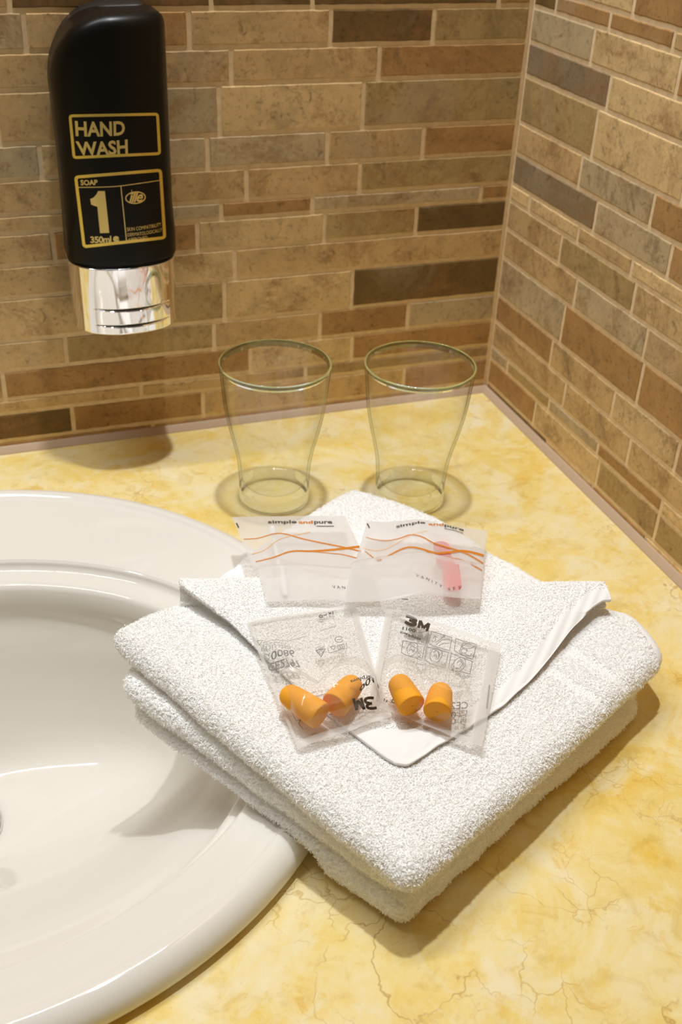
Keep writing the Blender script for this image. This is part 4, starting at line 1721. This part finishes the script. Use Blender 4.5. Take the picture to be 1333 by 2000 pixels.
pg.text("EN 352-2:2020", vflip(k5((225, 475), (480, 458), (483, 485), (230, 503))), 0.0)
pg.build("approval_mark", M_ink2, ec)
pg.text("Read the instructions", vflip(k5((240, 440), (440, 428), (443, 446), (245, 460))), 0.0)
pg.text("before using product", vflip(k5((245, 415), (440, 400), (441, 418), (248, 434))), 0.0)
pg.line(k5((192, 408), (240, 404), (208, 445)), 1.1, close=True, smooth=False)
pg.text("Tested and approved", vflip(k5((440, 400), (600, 365), (604, 384), (446, 418))), 0.0)
pg.text("Disposable", r180(k5((735, 310), (870, 268), (874, 286), (740, 328))), 0.0)
pg.build("small_print", M_ink2, ec)
cir = [(900 + 36 * math.cos(a), 398 + 24 * math.sin(a)) for a in np.linspace(0.2, 5.6, 12)]
pg.line(k5(*cir), 1.2, sub=3)
pg.line(k5((880, 402), (920, 396)), 1.0, smooth=False)
pg.build("round_symbol", M_ink2, ec)
pg.line(k5((700, 495), (780, 478), (745, 545)), 2.0, close=True, smooth=False)
pg.line(k5((720, 503), (762, 495), (745, 525)), 1.0, close=True, smooth=False)
pg.text("LDPE", vflip(k5((700, 468), (765, 455), (768, 473), (703, 486))), 0.0)
pg.build("recycling_symbol", M_ink2, ec)
pg.line(k5((800, 465), (812, 515), (970, 472), (960, 425)), 1.0, smooth=False)
pg.line(k5((825, 462), (870, 452), (852, 490)), 1.4, close=True, smooth=False)
pg.line(k5((885, 450), (940, 438), (948, 470), (893, 484)), 1.2, close=True, smooth=False)
pg.line(k5((905, 445), (915, 478)), 1.2, smooth=False)
pg.line(k5((922, 442), (932, 474)), 1.2, smooth=False)
pg.build("disposal_symbol", M_ink2, ec)
pg = Print(gC, .0001, sgC)
pg.text("CE conforming 2797", r180(k5((1010, 1030), (1210, 1012), (1213, 1030), (1014, 1050))), 0.0)
pg.build("small_print", M_ink2, ec)
pu = Print(fC0, .0003, upsign(fC0))
pu.text("www 05-85 1234 45", vflip(k5((655, 862), (840, 820), (845, 842), (660, 882))), 0.0)
pu.build("small_print", M_ink2, ec)
pu.line(k5((700, 892), (850, 855)), 1.1, smooth=False)
pu.line(k5((765, 880), (772, 935)), 1.1, smooth=False)
pu.line(k5((490, 1030), (530, 1105), (610, 1085)), 1.4, smooth=False)
pu.line(k5((548, 1120), (590, 1180)), 1.4, smooth=False)
pu.line(k5((552, 1122), (570, 1098), (620, 1100)), 1.4)
pu.line(k5((810, 1052), (880, 1040), (940, 1030)), 1.4)
pu.build("pictogram", M_ink2, ec, "pictogram lines on the back film")

# print on the right earplug sachet
iD = (film_fn(bD, tD, lambda u, v: 0.25, swD, SD), film_fn(bD, lambda P: 0.0, lambda u, v: 0.25, swD, SD))
pg = Print(fD, .00025, sgD, inv=iD)
pg.strokes(BLOCK_3M, k6((412, 185), (628, 258), (605, 328), (400, 250)), 5.6)
pg.build("logo", M_brown, ed, "heavy dark brown logo")
pg.text("1100", k6((388, 284), (500, 308), (494, 338), (384, 312)), 0.025)
pg.text("Earplugs", k6((370, 326), (550, 378), (542, 408), (364, 350)), 0.025)
pg.build("product_name", M_brown, ed)
pg = Print(gD, .0001, sgD)
pg.text("1x", k6((228, 905), (268, 920), (260, 945), (222, 930)), 0.02)
pg.line(k6((290, 935), (305, 912), (345, 885), (335, 920), (310, 945)), 1.3, close=True)
pg.build("quantity_mark", M_brown, ed)
pg = Print(fD, .00025, sgD, inv=iD)
BOXES = [[(505, 335), (615, 322), (595, 430), (545, 415)],
         [(638, 325), (815, 380), (793, 492), (640, 445), (612, 425)],
         [(848, 390), (1027, 440), (992, 572), (905, 535), (835, 490)],
         [(390, 405), (580, 440), (553, 575), (420, 535), (374, 510)],
         [(592, 460), (785, 505), (752, 642), (620, 605), (580, 570)],
         [(808, 515), (990, 588), (970, 692), (800, 655), (785, 640)]]
lines6 = [
    [(560, 345), (545, 380), (585, 400)], [(570, 340), (600, 370), (590, 410)], [(520, 350), (560, 390)],
    [(650, 385), (668, 362), (672, 400), (650, 412), (640, 400)], [(672, 420), (700, 400), (760, 360)], [(680, 440), (730, 400), (800, 400)],
    [(700, 450), (740, 430), (795, 430)], [(690, 410), (720, 385), (745, 360)], [(660, 360), (690, 375)],
    [(890, 460), (920, 425), (985, 440)], [(900, 440), (915, 480), (960, 500)], [(890, 500), (915, 470), (945, 490), (925, 520), (900, 510), (890, 500)],
    [(925, 520), (965, 545), (985, 520)], [(940, 480), (980, 470), (1010, 455)], [(905, 530), (880, 500), (905, 455), (950, 430)],
    [(430, 520), (425, 470), (455, 425), (500, 425), (518, 460), (510, 500), (480, 530), (450, 550)], [(450, 470), (470, 450), (492, 470), (470, 510)], [(440, 500), (460, 480), (475, 500)],
    [(640, 590), (625, 540), (650, 480), (700, 475), (728, 510), (715, 560), (680, 600)], [(650, 510), (685, 495), (705, 525), (690, 570)], [(655, 545), (675, 530), (680, 560)],
    [(650, 480), (690, 500), (700, 545)],
    [(800, 640), (850, 570), (900, 550), (930, 580), (925, 630), (880, 670)], [(860, 600), (880, 580), (905, 600), (885, 640)], [(880, 560), (915, 590), (910, 640)], [(820, 650), (860, 640), (880, 650)],
]
lines6 += [[(512, 530), (545, 560)], [(545, 530), (512, 560)], [(722, 598), (738, 622), (752, 600)]]
cen6 = np.array([np.mean(b_, 0) for b_ in BOXES])
own = [int(np.argmin(np.linalg.norm(cen6 - np.mean(l, 0), axis=1))) for l in lines6]
for bi, b_ in enumerate(BOXES):
    pg.line(k6(*b_), 1.25, close=True, smooth=False)
    for l, w_ in zip(lines6, own):
        if w_ == bi:
            pg.line(k6(*l), 1.2, sub=4, smooth=len(l) > 2)
    pg.build("pictogram", M_ink2, ed)
pg.text("Roll and insert", k6((405, 555), (570, 605), (565, 625), (400, 575)), 0.0)
pg.text("Pull ear, hold while", k6((582, 605), (790, 662), (785, 690), (578, 630)), 0.0)
pg.text("it expands", k6((810, 672), (972, 705), (968, 727), (806, 692)), 0.0)
pg.build("instruction_text", M_ink2, ed)
pu = Print(fD0, .0003, upsign(fD0))
pu.text("CE2", hflip(k6((805, 942), (955, 938), (952, 1000), (803, 1005))), 0.01)
pu.text("UK", hflip(k6((880, 1020), (945, 1018), (943, 1046), (878, 1050))), 0.01)
pu.text("CA", hflip(k6((868, 1052), (940, 1048), (938, 1078), (866, 1082))), 0.01)
pu.text("0", hflip(k6((806, 1025), (850, 1022), (848, 1078), (804, 1082))), 0.01)
pu.text("EN 35", hflip(k6((840, 1090), (938, 1085), (935, 1120), (838, 1125))), 0.01)
pu.line(k6((905, 1140), (925, 1138), (918, 1168)), 1.2, smooth=False)
pu.build("approval_mark", M_ink2, ed, "mirrored grey approval marks")
pu.line(k6((1140, 795), (1115, 1000)), 3.0, smooth=False)
pu.build("side_mark", M_ink2, ed)
